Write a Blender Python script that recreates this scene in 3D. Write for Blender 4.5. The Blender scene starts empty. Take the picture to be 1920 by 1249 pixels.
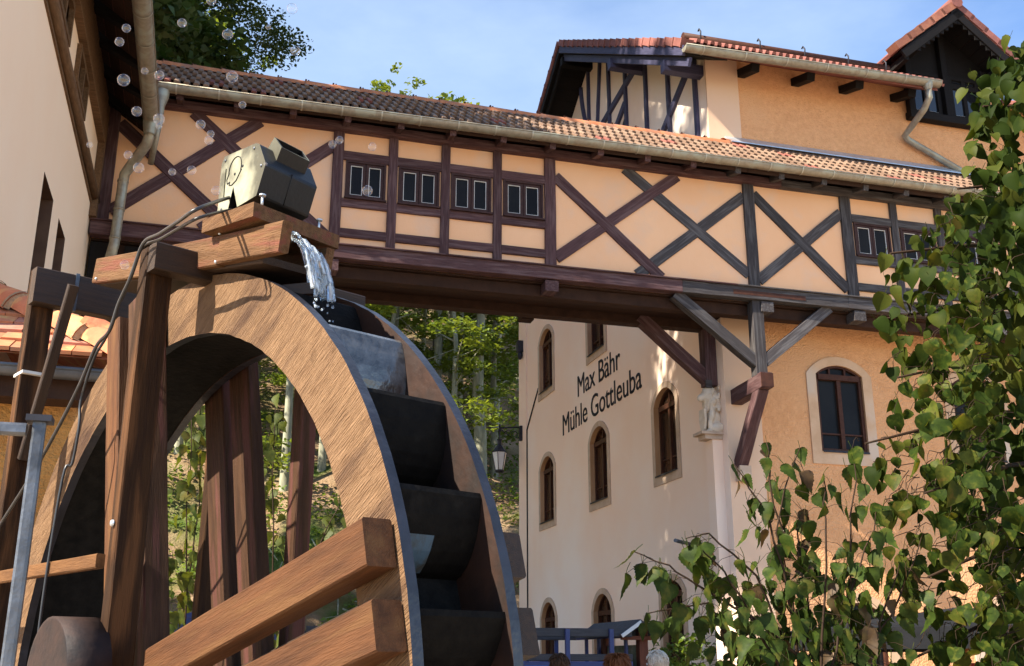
import bpy, math, random
import numpy as np
from mathutils import Vector, Matrix, Quaternion
random.seed(7); rng = np.random.default_rng(11)
R = math.radians
SC = bpy.context.scene
COL = SC.collection

# ---------------------------------------------------------------- camera, sky, sun, exposure
cam = bpy.data.cameras.new('camera'); cam.lens = 37.43; cam.sensor_width = 36; cam.clip_end = 600; cam.clip_start = .05
co = bpy.data.objects.new('camera', cam); COL.objects.link(co); SC.camera = co
co.location = (0, 0, 0); co.rotation_euler = (R(90 + 17.218), 0, R(-15.87))
SUN_EL, SUN_AZ = 41.0, -105.0            # degrees; azimuth from +Y towards +X
sd = Vector((math.sin(R(SUN_AZ)) * math.cos(R(SUN_EL)), math.cos(R(SUN_AZ)) * math.cos(R(SUN_EL)), math.sin(R(SUN_EL))))
world = bpy.data.worlds.new('World'); SC.world = world; world.use_nodes = True
nt = world.node_tree; nt.nodes.clear()
out = nt.nodes.new('ShaderNodeOutputWorld'); bg = nt.nodes.new('ShaderNodeBackground')
sky = nt.nodes.new('ShaderNodeTexSky'); sky.sky_type = 'NISHITA'; sky.sun_disc = False
sky.sun_elevation = R(SUN_EL); sky.sun_rotation = R(SUN_AZ); sky.altitude = 1200; sky.dust_density = .1; sky.ozone_density = 4.0
tc = nt.nodes.new('ShaderNodeTexCoord'); mp = nt.nodes.new('ShaderNodeMapping'); mp.inputs['Scale'].default_value = (1.1, 1.1, 2.6)
mp.inputs['Location'].default_value = (1.9, .6, .4)
nz = nt.nodes.new('ShaderNodeTexNoise'); nz.inputs['Scale'].default_value = 1.6; nz.inputs['Detail'].default_value = 7; nz.inputs['Roughness'].default_value = .55
cr = nt.nodes.new('ShaderNodeValToRGB'); cr.color_ramp.elements[0].position = .40; cr.color_ramp.elements[1].position = .72
mul = nt.nodes.new('ShaderNodeMath'); mul.operation = 'MULTIPLY'; mul.inputs[1].default_value = .45
mix = nt.nodes.new('ShaderNodeMixRGB'); mix.inputs[2].default_value = (3.3, 3.9, 4.4, 1)
L = nt.links.new
L(tc.outputs['Generated'], mp.inputs['Vector']); L(mp.outputs['Vector'], nz.inputs['Vector']); L(nz.outputs['Fac'], cr.inputs['Fac'])
L(cr.outputs['Color'], mul.inputs[0]); L(mul.outputs[0], mix.inputs[0]); L(sky.outputs['Color'], mix.inputs[1])
L(mix.outputs[0], bg.inputs['Color']); L(bg.outputs[0], out.inputs['Surface']); bg.inputs['Strength'].default_value = .084
sl = bpy.data.lights.new('sun', 'SUN'); sl.energy = 3.7; sl.angle = R(.53); sl.color = (1, .91, .76)
so = bpy.data.objects.new('sun', sl); COL.objects.link(so); so.rotation_euler = sd.to_track_quat('Z', 'Y').to_euler(); so.location = (-20, -10, 30)
SC.view_settings.view_transform = 'Standard'; SC.view_settings.look = 'None'; SC.view_settings.gamma = 1; SC.view_settings.use_curve_mapping = False
SC.view_settings.exposure = 1.98
SC.cycles.max_bounces = 8; SC.cycles.transparent_max_bounces = 16; SC.cycles.use_denoising = True

GZ = -1.65     # ground below the camera's eye

# ---------------------------------------------------------------- helpers
def Wm(o):
    return (Wm(o.parent) @ o.matrix_parent_inverse @ o.matrix_basis) if o.parent else o.matrix_basis.copy()

def link(o, parent=None, mw=None):
    COL.objects.link(o)
    if parent is not None:
        o.parent = parent; o.matrix_parent_inverse = Wm(parent).inverted()
    if mw is not None: o.matrix_basis = mw
    return o

def tag(o, label=None, cat=None, group=None, kind=None):
    if label: o['label'] = label
    if cat: o['category'] = cat
    if group: o['group'] = group
    if kind: o['kind'] = kind
    return o

def thing(name, label, cat, loc=(0, 0, 0), group=None):
    o = bpy.data.objects.new(name, None); o.empty_display_size = .2
    COL.objects.link(o); o.location = loc
    return tag(o, label, cat, group)

def ob(name, me, parent=None, mw=None):
    return link(bpy.data.objects.new(name, me), parent, mw)

class MB:
    def __init__(s): s.v = []; s.f = []; s.m = []; s.sm = []
    def add(s, vs, fs, mi=0, smooth=False):
        o = len(s.v); s.v += [tuple(p) for p in vs]
        for f in fs: s.f.append([i + o for i in f]); s.m.append(mi); s.sm.append(smooth)
    def box(s, a, b, mi=0):
        (x0, y0, z0), (x1, y1, z1) = a, b
        s.add([(x0, y0, z0), (x1, y0, z0), (x1, y1, z0), (x0, y1, z0), (x0, y0, z1), (x1, y0, z1), (x1, y1, z1), (x0, y1, z1)],
              [(0, 3, 2, 1), (4, 5, 6, 7), (0, 1, 5, 4), (1, 2, 6, 5), (2, 3, 7, 6), (3, 0, 4, 7)], mi)
    def quad(s, a, b, c, d, mi=0): s.add([a, b, c, d], [(0, 1, 2, 3)], mi)
    def prism(s, poly, ext, mi=0):
        n = len(poly); P = [Vector(p) for p in poly]; E = Vector(ext)
        s.add(P + [p + E for p in P], [list(range(n))[::-1], list(range(n, 2 * n))] + [(i, (i + 1) % n, n + (i + 1) % n, n + i) for i in range(n)], mi)
    def tube(s, pts, r, n=10, mi=0, cap=True, arc=None, smooth=True):
        P = [Vector(p) for p in pts]; rs = r if isinstance(r, (list, tuple)) else [r] * len(P)
        d = (P[1] - P[0]).normalized(); up = Vector((0, 0, 1)) if abs(d.z) < .9 else Vector((0, 1, 0))
        sx = d.cross(up).normalized(); rings = []; o = len(s.v)
        for i, p in enumerate(P):
            if i == 0: t = P[1] - P[0]
            elif i == len(P) - 1: t = P[-1] - P[-2]
            else: t = (P[i + 1] - P[i]).normalized() + (P[i] - P[i - 1]).normalized()
            t.normalize(); sx = (sx - t * sx.dot(t)).normalized(); sy = sx.cross(t)
            for k in range(n):
                a = 2 * math.pi * k / n if arc is None else arc[0] + (arc[1] - arc[0]) * k / (n - 1)
                s.v.append(tuple(p + (sx * math.cos(a) + sy * math.sin(a)) * rs[i]))
        for i in range(len(P) - 1):
            for k in range(n if arc is None else n - 1):
                k2 = (k + 1) % n
                s.f.append([o + i * n + k, o + i * n + k2, o + (i + 1) * n + k2, o + (i + 1) * n + k]); s.m.append(mi); s.sm.append(smooth)
        if cap:
            s.f.append([o + k for k in range(n)][::-1]); s.m.append(mi); s.sm.append(False)
            q = o + (len(P) - 1) * n; s.f.append([q + k for k in range(n)]); s.m.append(mi); s.sm.append(False)
    def lathe(s, prof, c=(0, 0, 0), n=16, mi=0, smooth=True):
        o = len(s.v)
        for r, z in prof:
            for k in range(n):
                a = 2 * math.pi * k / n; s.v.append((c[0] + r * math.cos(a), c[1] + r * math.sin(a), c[2] + z))
        for i in range(len(prof) - 1):
            for k in range(n):
                k2 = (k + 1) % n; s.f.append([o + i * n + k, o + i * n + k2, o + (i + 1) * n + k2, o + (i + 1) * n + k]); s.m.append(mi); s.sm.append(smooth)
    def ball(s, c, r, n=10, mi=0, rot=None):
        rx, ry, rz = r if isinstance(r, (tuple, list)) else (r, r, r); o = len(s.v); c = Vector(c)
        for i in range(n + 1):
            t = math.pi * i / n
            for k in range(2 * n):
                a = math.pi * k / n; p = Vector((rx * math.sin(t) * math.cos(a), ry * math.sin(t) * math.sin(a), rz * math.cos(t)))
                if rot: p = rot @ p
                s.v.append(tuple(c + p))
        for i in range(n):
            for k in range(2 * n):
                k2 = (k + 1) % (2 * n); s.f.append([o + i * 2 * n + k, o + (i + 1) * 2 * n + k, o + (i + 1) * 2 * n + k2, o + i * 2 * n + k2]); s.m.append(mi); s.sm.append(True)
    def mesh(s, name, mats):
        me = bpy.data.meshes.new(name); me.from_pydata(s.v, [], s.f)
        for m in (mats if isinstance(mats, (list, tuple)) else [mats]): me.materials.append(m)
        me.polygons.foreach_set('material_index', s.m); me.polygons.foreach_set('use_smooth', s.sm); me.validate(); me.update()
        return me
    def build(s, name, mats, parent=None, mw=None): return ob(name, s.mesh(name, mats), parent, mw)

def frame_mat(p, x, z):
    x = Vector(x).normalized(); z = Vector(z); z = (z - x * z.dot(x)).normalized(); y = z.cross(x)
    m = Matrix((x, y, z)).transposed().to_4x4(); m.translation = Vector(p); return m

_bc = {}
def beam_mesh(Ln, w, h, mat, ch=.006, rough=.0):
    key = (round(Ln, 3), round(w, 3), round(h, 3), mat.name, ch)
    if rough == 0 and key in _bc: return _bc[key]
    b = MB(); a, c = w / 2, h / 2; ch = min(ch, a * .4, c * .4)
    sec = [(-a + ch, -c), (a - ch, -c), (a, -c + ch), (a, c - ch), (a - ch, c), (-a + ch, c), (-a, c - ch), (-a, -c + ch)]
    n = 1 if rough == 0 else max(2, int(Ln / .25)); o = []
    for i in range(n + 1):
        x = -Ln / 2 + Ln * i / n; jy, jz = (random.uniform(-rough, rough), random.uniform(-rough, rough))
        o += [(x, p[0] + jy + random.uniform(-rough, rough) * .4, p[1] + jz + random.uniform(-rough, rough) * .4) for p in sec]
    f = [list(range(8))[::-1], [n * 8 + k for k in range(8)]]
    for i in range(n):
        f += [(i * 8 + k, i * 8 + (k + 1) % 8, (i + 1) * 8 + (k + 1) % 8, (i + 1) * 8 + k) for k in range(8)]
    b.add(o, f); me = b.mesh('beam', mat); _bc[key] = me
    return me

def beam(name, p0, p1, w, h, mat, parent=None, up=(0, 0, 1), ch=.006, rough=.0, fm=None):
    """a timber from p0 to p1; w across, h along `up`; fm maps local frame points to the world"""
    p0, p1, up = Vector(p0), Vector(p1), Vector(up)
    if fm is not None: p0, p1, up = fm @ p0, fm @ p1, fm.to_3x3() @ up
    d = p1 - p0
    return ob(name, beam_mesh(d.length, w, h, mat, ch, rough), parent, frame_mat((p0 + p1) / 2, d, up))

# ---------------------------------------------------------------- materials
def M(name, c1, c2=None, scale=6, stretch=(1, 1, 1), rough=.75, bump=0, bscale=60, bstretch=None, metal=0, spec=.14, lo=.35, hi=.65,
      var=0, bdist=.01, detail=6, coat=0, c3=None, s3=1.5, lo3=.5, hi3=.62):
    m = bpy.data.materials.new(name); m.use_nodes = True; n = m.node_tree; b = n.nodes['Principled BSDF']; k = n.links.new
    b.inputs['Roughness'].default_value = rough; b.inputs['Metallic'].default_value = metal; b.inputs['Specular IOR Level'].default_value = spec
    b.inputs['Coat Weight'].default_value = coat
    t = n.nodes.new('ShaderNodeTexCoord'); mpn = n.nodes.new('ShaderNodeMapping'); mpn.inputs['Scale'].default_value = stretch
    k(t.outputs['Object'], mpn.inputs['Vector'])
    oi = n.nodes.new('ShaderNodeObjectInfo'); cmb = n.nodes.new('ShaderNodeCombineXYZ'); sc10 = n.nodes.new('ShaderNodeMath'); sc10.operation = 'MULTIPLY'; sc10.inputs[1].default_value = 37
    k(oi.outputs['Random'], sc10.inputs[0]); k(sc10.outputs[0], cmb.inputs[0]); k(sc10.outputs[0], cmb.inputs[1]); k(cmb.outputs[0], mpn.inputs['Location'])
    col = None
    if c2 is None: c2 = tuple(x * .82 for x in c1)
    nzn = n.nodes.new('ShaderNodeTexNoise'); nzn.inputs['Scale'].default_value = scale; nzn.inputs['Detail'].default_value = detail; nzn.inputs['Roughness'].default_value = .6
    k(mpn.outputs[0], nzn.inputs['Vector']); rmp = n.nodes.new('ShaderNodeValToRGB')
    rmp.color_ramp.elements[0].position = lo; rmp.color_ramp.elements[1].position = hi
    rmp.color_ramp.elements[0].color = (*c1, 1); rmp.color_ramp.elements[1].color = (*c2, 1)
    k(nzn.outputs['Fac'], rmp.inputs['Fac']); col = rmp.outputs['Color']
    if c3 is not None:
        n3 = n.nodes.new('ShaderNodeTexNoise'); n3.inputs['Scale'].default_value = s3; n3.inputs['Detail'].default_value = 5; k(mpn.outputs[0], n3.inputs['Vector'])
        r3 = n.nodes.new('ShaderNodeMapRange'); r3.inputs[1].default_value = lo3; r3.inputs[2].default_value = hi3; k(n3.outputs['Fac'], r3.inputs[0])
        mx = n.nodes.new('ShaderNodeMixRGB'); k(r3.outputs[0], mx.inputs[0]); k(col, mx.inputs[1]); mx.inputs[2].default_value = (*c3, 1); col = mx.outputs[0]
    if var:
        hs = n.nodes.new('ShaderNodeHueSaturation'); mr = n.nodes.new('ShaderNodeMapRange'); mr.inputs[3].default_value = 1 - var; mr.inputs[4].default_value = 1 + var
        k(oi.outputs['Random'], mr.inputs[0]); k(mr.outputs[0], hs.inputs['Value']); k(col, hs.inputs['Color']); col = hs.outputs[0]
    k(col, b.inputs['Base Color'])
    if bump:
        n2 = n.nodes.new('ShaderNodeTexNoise'); n2.inputs['Scale'].default_value = bscale; n2.inputs['Detail'].default_value = 5
        if bstretch:
            m2 = n.nodes.new('ShaderNodeMapping'); m2.inputs['Scale'].default_value = bstretch; k(t.outputs['Object'], m2.inputs['Vector']); k(m2.outputs[0], n2.inputs['Vector'])
        else: k(mpn.outputs[0], n2.inputs['Vector'])
        bp = n.nodes.new('ShaderNodeBump'); bp.inputs['Strength'].default_value = bump; bp.inputs['Distance'].default_value = bdist
        k(n2.outputs['Fac'], bp.inputs['Height']); k(bp.outputs[0], b.inputs['Normal'])
    return m

def leaf_mat(name, c1, c2, c3=None, scale=1.2, trans=.35, rough=.5, scale3=.6, spec=.35, p3=(.55, .7)):
    m = M(name, c1, c2, scale=scale, rough=rough, spec=spec, var=.18, c3=c3, s3=scale3, lo3=p3[0], hi3=p3[1])
    n = m.node_tree; b = n.nodes['Principled BSDF']; o = n.nodes['Material Output']
    tr = n.nodes.new('ShaderNodeBsdfTranslucent'); mx = n.nodes.new('ShaderNodeMixShader'); mx.inputs[0].default_value = trans
    src = b.inputs['Base Color'].links[0].from_socket
    g = n.nodes.new('ShaderNodeMixRGB'); g.blend_type = 'MULTIPLY'; g.inputs[0].default_value = 1; g.inputs[2].default_value = (1.5, 1.35, .5, 1)
    n.links.new(src, g.inputs[1]); n.links.new(g.outputs[0], tr.inputs['Color'])
    n.links.new(b.outputs[0], mx.inputs[1]); n.links.new(tr.outputs[0], mx.inputs[2]); n.links.new(mx.outputs[0], o.inputs['Surface'])
    return m

WS = (1, 14, 14)
MT = {}
MT['timber'] = M('timber_brown', (.098, .050, .050), (.055, .028, .028), 5, WS, .7, .35, 30, var=.2, c3=(.12, .072, .070), s3=2.2)
MT['timber_grey'] = M('timber_grey', (.072, .062, .062), (.044, .038, .0375), 5, WS, .7, .35, 30, var=.18, c3=(.105, .096, .095), s3=2.2)
MT['infill'] = M('infill_plaster', (.90, .53, .30), (.84, .46, .245), .8, rough=.9, bump=.2, bscale=40, lo=.3, hi=.7, c3=(.78, .50, .33), s3=2.2, lo3=.5, hi3=.75)
MT['smooth'] = M('smooth_plaster', (.93, .70, .54), (.90, .64, .47), .35, rough=.9, bump=.15, bscale=60, lo=.3, hi=.7, c3=(.93, .79, .67), s3=.25, lo3=.45, hi3=.65)
MT['rough'] = M('rough_stucco', (.80, .42, .205), (.68, .335, .15), 14, rough=.95, bump=1.0, bscale=30, bdist=.035, lo=.3, hi=.7, c3=(.74, .40, .20), s3=.5)
MT['band'] = M('corner_plaster', (.76, .53, .37), (.72, .48, .32), .5, rough=.9, bump=.15, bscale=60)
MT['stone_tan'] = M('tan_stone', (.64, .43, .275), (.55, .35, .21), 4, rough=.85, bump=.15, bscale=90, c3=(.60, .47, .36), s3=1.2)
MT['cream'] = M('cream_plaster', (.94, .73, .53), (.92, .67, .46), .5, rough=.9, bump=.06, bscale=70, lo=.3, hi=.7)
MT['stone'] = M('pale_stone', (.56, .42, .31), (.46, .33, .235), 5, rough=.85, bump=.15, bscale=90)
MT['zinc'] = M('zinc', (.33, .29, .225), (.25, .215, .16), 5, (3, 3, 3), .42, .06, 30, metal=.4, c3=(.34, .33, .26), s3=2)
MT['zinc_ring'] = M('zinc_ring', (.50, .47, .38), rough=.45, metal=.5)
MT['zinc_new'] = M('zinc_bright', (.62, .67, .72), (.50, .55, .60), 4, rough=.4, metal=.7)
MT['tile_a'] = M('tile_brown', (.215, .135, .090), (.15, .09, .060), 9, rough=.7, bump=.2, bscale=40, var=.2)
MT['tile_b'] = M('tile_pale', (.25, .165, .115), (.185, .118, .080), 9, rough=.7, bump=.2, bscale=40, var=.2)
MT['tile_c'] = M('tile_red', (.27, .10, .075), (.18, .065, .05), 9, rough=.7, bump=.2, bscale=40, var=.2)
MT['ridge'] = M('ridge_clay', (.52, .21, .10), (.40, .14, .065), 8, rough=.75, bump=.2, bscale=40, var=.15, c3=(.34, .16, .10), s3=4)
MT['clay'] = M('old_clay', (.60, .22, .11), (.48, .15, .075), 7, rough=.8, bump=.35, bscale=45, var=.12, c3=(.62, .33, .13), s3=5)
MT['mortar'] = M('mortar', (.42, .27, .16), (.3, .18, .1), 40, rough=.95, bump=.6, bscale=90)
MT['mill_tile'] = M('mill_tile', (.27, .105, .085), (.19, .075, .062), 8, rough=.7, bump=.2, bscale=40, var=.25)
MT['dark_wood'] = M('dark_wood', (.012, .0095, .009), (.007, .006, .0055), 5, WS, .7, .25, 30, var=.15)
MT['soffit'] = M('soffit_brown', (.045, .022, .014), (.026, .013, .009), 5, (1, 10, 1), .75, .2, 30, var=.2)
MT['sky_blue_wood'] = M('sky_tinted_wood', (.075, .072, .125), (.045, .042, .075), 5, WS, .55, .2, 30, var=.1)  # dark painted timber with the blue of reflected sky mixed into the colour
MT['window_wood'] = M('window_wood', (.06, .030, .026), (.04, .02, .018), 6, (3, 3, 3), .55, .15, 40)
MT['window_brown'] = M('window_red_brown', (.075, .03, .018), (.05, .02, .013), 6, (3, 3, 3), .5, .15, 40)
MT['white'] = M('white_paint', (.72, .70, .66), rough=.6)
MT['glass'] = M('dark_glass', (.010, .010, .011), (.018, .018, .018), 1, rough=.12, spec=.08)
MT['black'] = M('black_paint', (.016, .016, .018), rough=.5)
MT['letter'] = M('letter_paint', (.022, .022, .026), (.050, .047, .047), 5, rough=.85, lo=.4, hi=.75)
MT['iron'] = M('wrought_iron', (.045, .045, .055), (.03, .03, .036), 20, rough=.5, metal=.3)
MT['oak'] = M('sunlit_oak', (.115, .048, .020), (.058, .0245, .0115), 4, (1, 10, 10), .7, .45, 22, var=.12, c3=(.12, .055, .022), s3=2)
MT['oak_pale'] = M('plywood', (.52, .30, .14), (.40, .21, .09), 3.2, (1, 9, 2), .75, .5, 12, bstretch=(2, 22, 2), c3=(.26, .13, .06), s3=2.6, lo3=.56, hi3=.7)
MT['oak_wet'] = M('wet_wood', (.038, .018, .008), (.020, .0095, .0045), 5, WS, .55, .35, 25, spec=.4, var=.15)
MT['wet_black'] = M('wet_black_wood', (.005, .0045, .0045), (.009, .008, .007), 6, (4, 4, 4), .65, .25, 25, spec=.05, c3=(.016, .014, .013), s3=3, lo3=.6, hi3=.78)
MT['steel'] = M('worn_steel', (.16, .17, .19), (.07, .075, .085), 14, rough=.45, metal=.7, bump=.2, bscale=60)
MT['plastic'] = M('black_plastic', (.007, .0075, .009), (.011, .012, .014), 6, rough=.5, spec=.35, bump=.1, bscale=60)
MT['sunlit_plastic'] = M('sunlit_plastic', (.055, .052, .033), (.080, .074, .046), 7, rough=.6, spec=.4, bump=.1, bscale=60, c3=(.30, .29, .20), s3=4)  # same black plastic, sunlight painted in as a paler grey
MT['bark'] = M('beech_bark', (.34, .33, .24), (.20, .20, .14), 3, (3, 3, .6), .9, .3, 12, var=.2)
MT['bark_dark'] = M('dark_bark', (.075, .060, .045), (.045, .035, .026), 6, (3, 3, .8), .9, .4, 14)
MT['twig'] = M('twig', (.040, .022, .012), (.024, .014, .008), 9, rough=.7)
# ---------------------------------------------------------------- ground and wooded slope
def hz(x, y):
    t = max(0, y - 23.5); base = GZ + .62 * t * (1 - math.exp(-t / 5)) if t else GZ
    return base + (.35 * math.sin(x * .31 + y * .17) + .22 * math.sin(x * .83 - y * .6) + .1 * math.sin(2.1 * x + y * 1.7)) * min(1, t / 4)
MT['ground'] = M('yard_gravel', (.42, .33, .24), (.33, .26, .185), 9, rough=.95, bump=.5, bscale=120)
MT['floor'] = M('forest_floor', (.19, .115, .06), (.30, .21, .13), 1.1, rough=.95, bump=.9, bscale=14, bdist=.08, c3=(.075, .11, .022), s3=.35, lo3=.48, hi3=.6)
b = MB(); b.quad((-250, -120, GZ), (250, -120, GZ), (250, 23.6, GZ), (-250, 23.6, GZ)); tag(b.build('ground', MT['ground']), kind='structure')
xs = np.concatenate([np.arange(-120, -30, 8), np.arange(-30, 60, 1.1), np.arange(60, 160, 8)]); ys = np.concatenate([np.arange(23.4, 60, 1.0), np.arange(60, 130, 5)])
vs = [(x, y, hz(x, y) + (-.02 if y < 23.6 else 0)) for y in ys for x in xs]; n = len(xs)
me = bpy.data.meshes.new('hillside'); me.from_pydata(vs, [], [(j * n + i, j * n + i + 1, (j + 1) * n + i + 1, (j + 1) * n + i) for j in range(len(ys) - 1) for i in range(n - 1)])
me.materials.append(MT['floor']); me.polygons.foreach_set('use_smooth', [True] * len(me.polygons)); tag(ob('hillside', me), kind='structure')
# ---------------------------------------------------------------- foliage
def leaf_cloud(name, pts, size, mats, flat=.5, seed=0, midx=None, jitter=.35):
    """many small folded leaves (two quads each) at pts; flat = how level they lie"""
    g = np.random.default_rng(seed); n = len(pts); s = size * (1 + g.uniform(-jitter, jitter, n))[:, None]
    nr = g.normal(size=(n, 3)); nr[:, 2] = np.abs(nr[:, 2]) + flat * 2.2; nr /= np.linalg.norm(nr, axis=1)[:, None]
    t = g.normal(size=(n, 3)); t -= nr * (t * nr).sum(1)[:, None]; t /= np.linalg.norm(t, axis=1)[:, None]; w = np.cross(nr, t)
    V = np.empty((n, 4, 3)); V[:, 0] = pts - t * s * .5; V[:, 1] = pts + w * s * .34 + nr * s * .08; V[:, 2] = pts + t * s * .55 - nr * s * .10; V[:, 3] = pts - w * s * .34 + nr * s * .08
    me = bpy.data.meshes.new(name); me.vertices.add(n * 4); me.vertices.foreach_set('co', V.ravel()); me.loops.add(n * 4); me.polygons.add(n)
    me.loops.foreach_set('vertex_index', np.arange(n * 4, dtype=np.int32)); me.polygons.foreach_set('loop_start', np.arange(0, n * 4, 4, dtype=np.int32)); me.polygons.foreach_set('loop_total', np.full(n, 4, dtype=np.int32))
    for m in (mats if isinstance(mats, (list, tuple)) else [mats]): me.materials.append(m)
    if midx is not None: me.polygons.foreach_set('material_index', midx.astype(np.int32))
    me.update(calc_edges=True); return me

def clumps(centres, radii, per, seed, squash=.6, shell=.5):
    g = np.random.default_rng(seed); out = []
    for c, r in zip(centres, radii):
        k = int(per * r * r); d = g.normal(size=(k, 3)); d /= np.linalg.norm(d, axis=1)[:, None]; q = d * (g.uniform(shell, 1, k) ** .6)[:, None] * r * np.array([1, 1, squash]); out.append(q + c)
    return np.concatenate(out)

MT['leaf_wood'] = leaf_mat('beech_leaf', (.20, .25, .045), (.10, .15, .030), c3=(.15, .19, .045), scale=.5, trans=.4)
MT['leaf_dark'] = leaf_mat('oak_leaf', (.050, .088, .022), (.025, .048, .013), c3=(.10, .13, .03), scale=.6, trans=.28)
MT['leaf_low'] = leaf_mat('bramble_leaf', (.14, .21, .035), (.08, .13, .025), c3=(.20, .21, .05), scale=.7, trans=.4)

def trunk_mesh(h, r0, r1, seed, limbs=7, first=.45, name='trunk', mat='bark', spread=.28, sides=8):
    g = random.Random(seed); b = MB(); n = 7
    px = [(g.uniform(-.02, .02) * h * (i / n), g.uniform(-.02, .02) * h * (i / n), h * i / n) for i in range(n + 1)]; px[0] = (0, 0, -.4)
    b.tube(px, [r0 * (1.25 if i == 0 else 1) + (r1 - r0) * i / n for i in range(n + 1)], sides, cap=False); tips = []
    for k in range(limbs):
        f = first + (1 - first) * (k + g.random()) / limbs * .97; i = min(int(f * n), n - 1); q = Vector(px[i]).lerp(Vector(px[i + 1]), f * n - i)
        a = g.uniform(0, 6.28); ln = h * spread * (1.15 - f * .6) * g.uniform(.7, 1.2); e = q + Vector((math.cos(a) * ln, math.sin(a) * ln, ln * g.uniform(.15, .55))); m = q.lerp(e, .5) + Vector((0, 0, ln * .06))
        r = (r0 + (r1 - r0) * f) * .45; b.tube([q, m, e], [r, r * .6, r * .2], 5, cap=False); tips += [m, e]
    return b.mesh(name, MT[mat]), tips, px

# beeches in the wood: six kinds, each with its own trunk and layered sprays
KIND = []
for s in range(6):
    h = 17 + s % 3 * 1.5; tm_, tips, px = trunk_mesh(h, .20 + .03 * (s % 3), .05, 100 + s, limbs=16, first=.22, spread=.22)
    g = np.random.default_rng(s); cs, rs = [], []
    for t in tips:
        for k in range(3): cs.append(np.array(t) + g.normal(size=3) * np.array([.8, .8, .35])); rs.append(g.uniform(.55, 1.1))
    for k in range(14): cs.append(np.array(px[-1]) + g.normal(size=3) * np.array([1.0, 1.0, 1.2]) - np.array([0, 0, 1.2])); rs.append(g.uniform(.6, 1.1))
    pts = clumps(cs, rs, 85, s, squash=.28, shell=.1)
    KIND.append((tm_, leaf_cloud('crown', pts, .26, MT['leaf_wood'], flat=.6, seed=s), h))
def tree(kind, x, y, sc, rz, label, group, z=None, lean=0):
    t = thing('beech_tree', label, 'tree', (x, y, hz(x, y) if z is None else z), group)
    tm_, cr_, h = KIND[kind]; m = Matrix.Translation(t.location) @ Matrix.Rotation(rz, 4, 'Z') @ Matrix.Rotation(lean, 4, 'X') @ Matrix.Scale(sc, 4)
    ob('trunk', tm_, t, m); ob('crown', cr_, t, m)
def tall_bole(s, r):
    tm_, tips, px = trunk_mesh(12.6, r, .07, 300 + s, limbs=11, first=.42, spread=.24, sides=10); g = np.random.default_rng(70 + s); cs, rs = [], []
    for t in tips:
        for k in range(3): cs.append(np.array(t) + g.normal(size=3) * np.array([.8, .8, .3])); rs.append(g.uniform(.5, 1.0))
    return tm_, leaf_cloud('crown', clumps(cs, rs, 85, s, squash=.28, shell=.1), .24, MT['leaf_wood'], flat=.6, seed=s)
for s, (px_, yy, r, lab) in enumerate(((818, 38, .20, 'pale straight beech trunk farthest left of the five clear trunks under the bridge'), (846, 41, .15, 'thin beech trunk between the two thick pale trunks under the bridge'), (862, 40, .13, 'thinnest pale beech trunk in the middle of the gap under the bridge'),
        (899, 37, .27, 'thickest pale beech trunk in the gap, above the wall lantern'), (930, 42, .13, 'slim leaning beech trunk closest to the mill corner'), (738, 40, .16, 'pale beech trunk just right of the wheel top'), (545, 36, .16, 'beech trunk seen through the wheel opening'))):
    th = R(15.87) + math.atan((px_ - 960) / 1996.3 * 1.03); x = yy * math.tan(th); t = thing('beech_tree', lab, 'tree', (x, yy, hz(x, yy)), 'clear beech trunks under the bridge'); tm_, cr_ = tall_bole(s, r)
    m = Matrix.Translation(t.location) @ Matrix.Rotation(s * 1.3, 4, 'Z') @ Matrix.Rotation((.05 if s == 4 else .0), 4, 'Y'); ob('trunk', tm_, t, m); ob('crown', cr_, t, m)
GT = 'beech trees of the wood behind the bridge'
LBL = ['slim pale beech trunk with loose green sprays in the wood beyond the bridge']
spots = []
def at_px(px, y): return (px - 960) / 1996.3      # tangent of the bearing off the camera axis
for az, y, k, sc in ((-3.2, 37, 0, .86), (-2.0, 42, 1, .92), (-1.0, 38, 2, .84), (-5.0, 44, 3, .95), (-6.6, 38, 4, .84), (-8.4, 43, 5, .9), (-10.2, 37, 0, .8), (-12, 46, 1, .95), (-13.9, 40, 2, .85), (-15.8, 44, 3, .9), (-17.6, 38, 4, .8), (.4, 46, 5, 1), (-4.1, 54, 1, 1), (-7.4, 56, 2, 1.02), (-2.6, 58, 0, 1.05), (-11, 58, 4, 1.05), (-15, 57, 5, 1), (-.2, 56, 3, 1.05), (-19, 47, 2, .9), (-21, 42, 1, .9), (-9.3, 50, 0, .95), (-5.7, 62, 3, 1.05), (-1.3, 66, 4, 1.1), (-3.5, 71, 1, 1.1), (-8.9, 68, 5, 1.1), (-13, 70, 2, 1.1), (-17.5, 66, 0, 1.1), (2, 60, 1, 1.1), (4.5, 52, 2, 1.0), (7, 58, 3, 1.0), (-24, 52, 3, 1), (-23, 38, 5, .85)):
    th = R(15.87 + az); x, yy = y * math.tan(th), y
    sc = min(sc, (.50 * math.hypot(x, yy) * (1.0 if az > -19 else 2) - hz(x, yy)) / (KIND[k][2] + 1.6)); tree(k, x, yy, sc, az * 2.3, LBL[0], GT)
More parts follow.
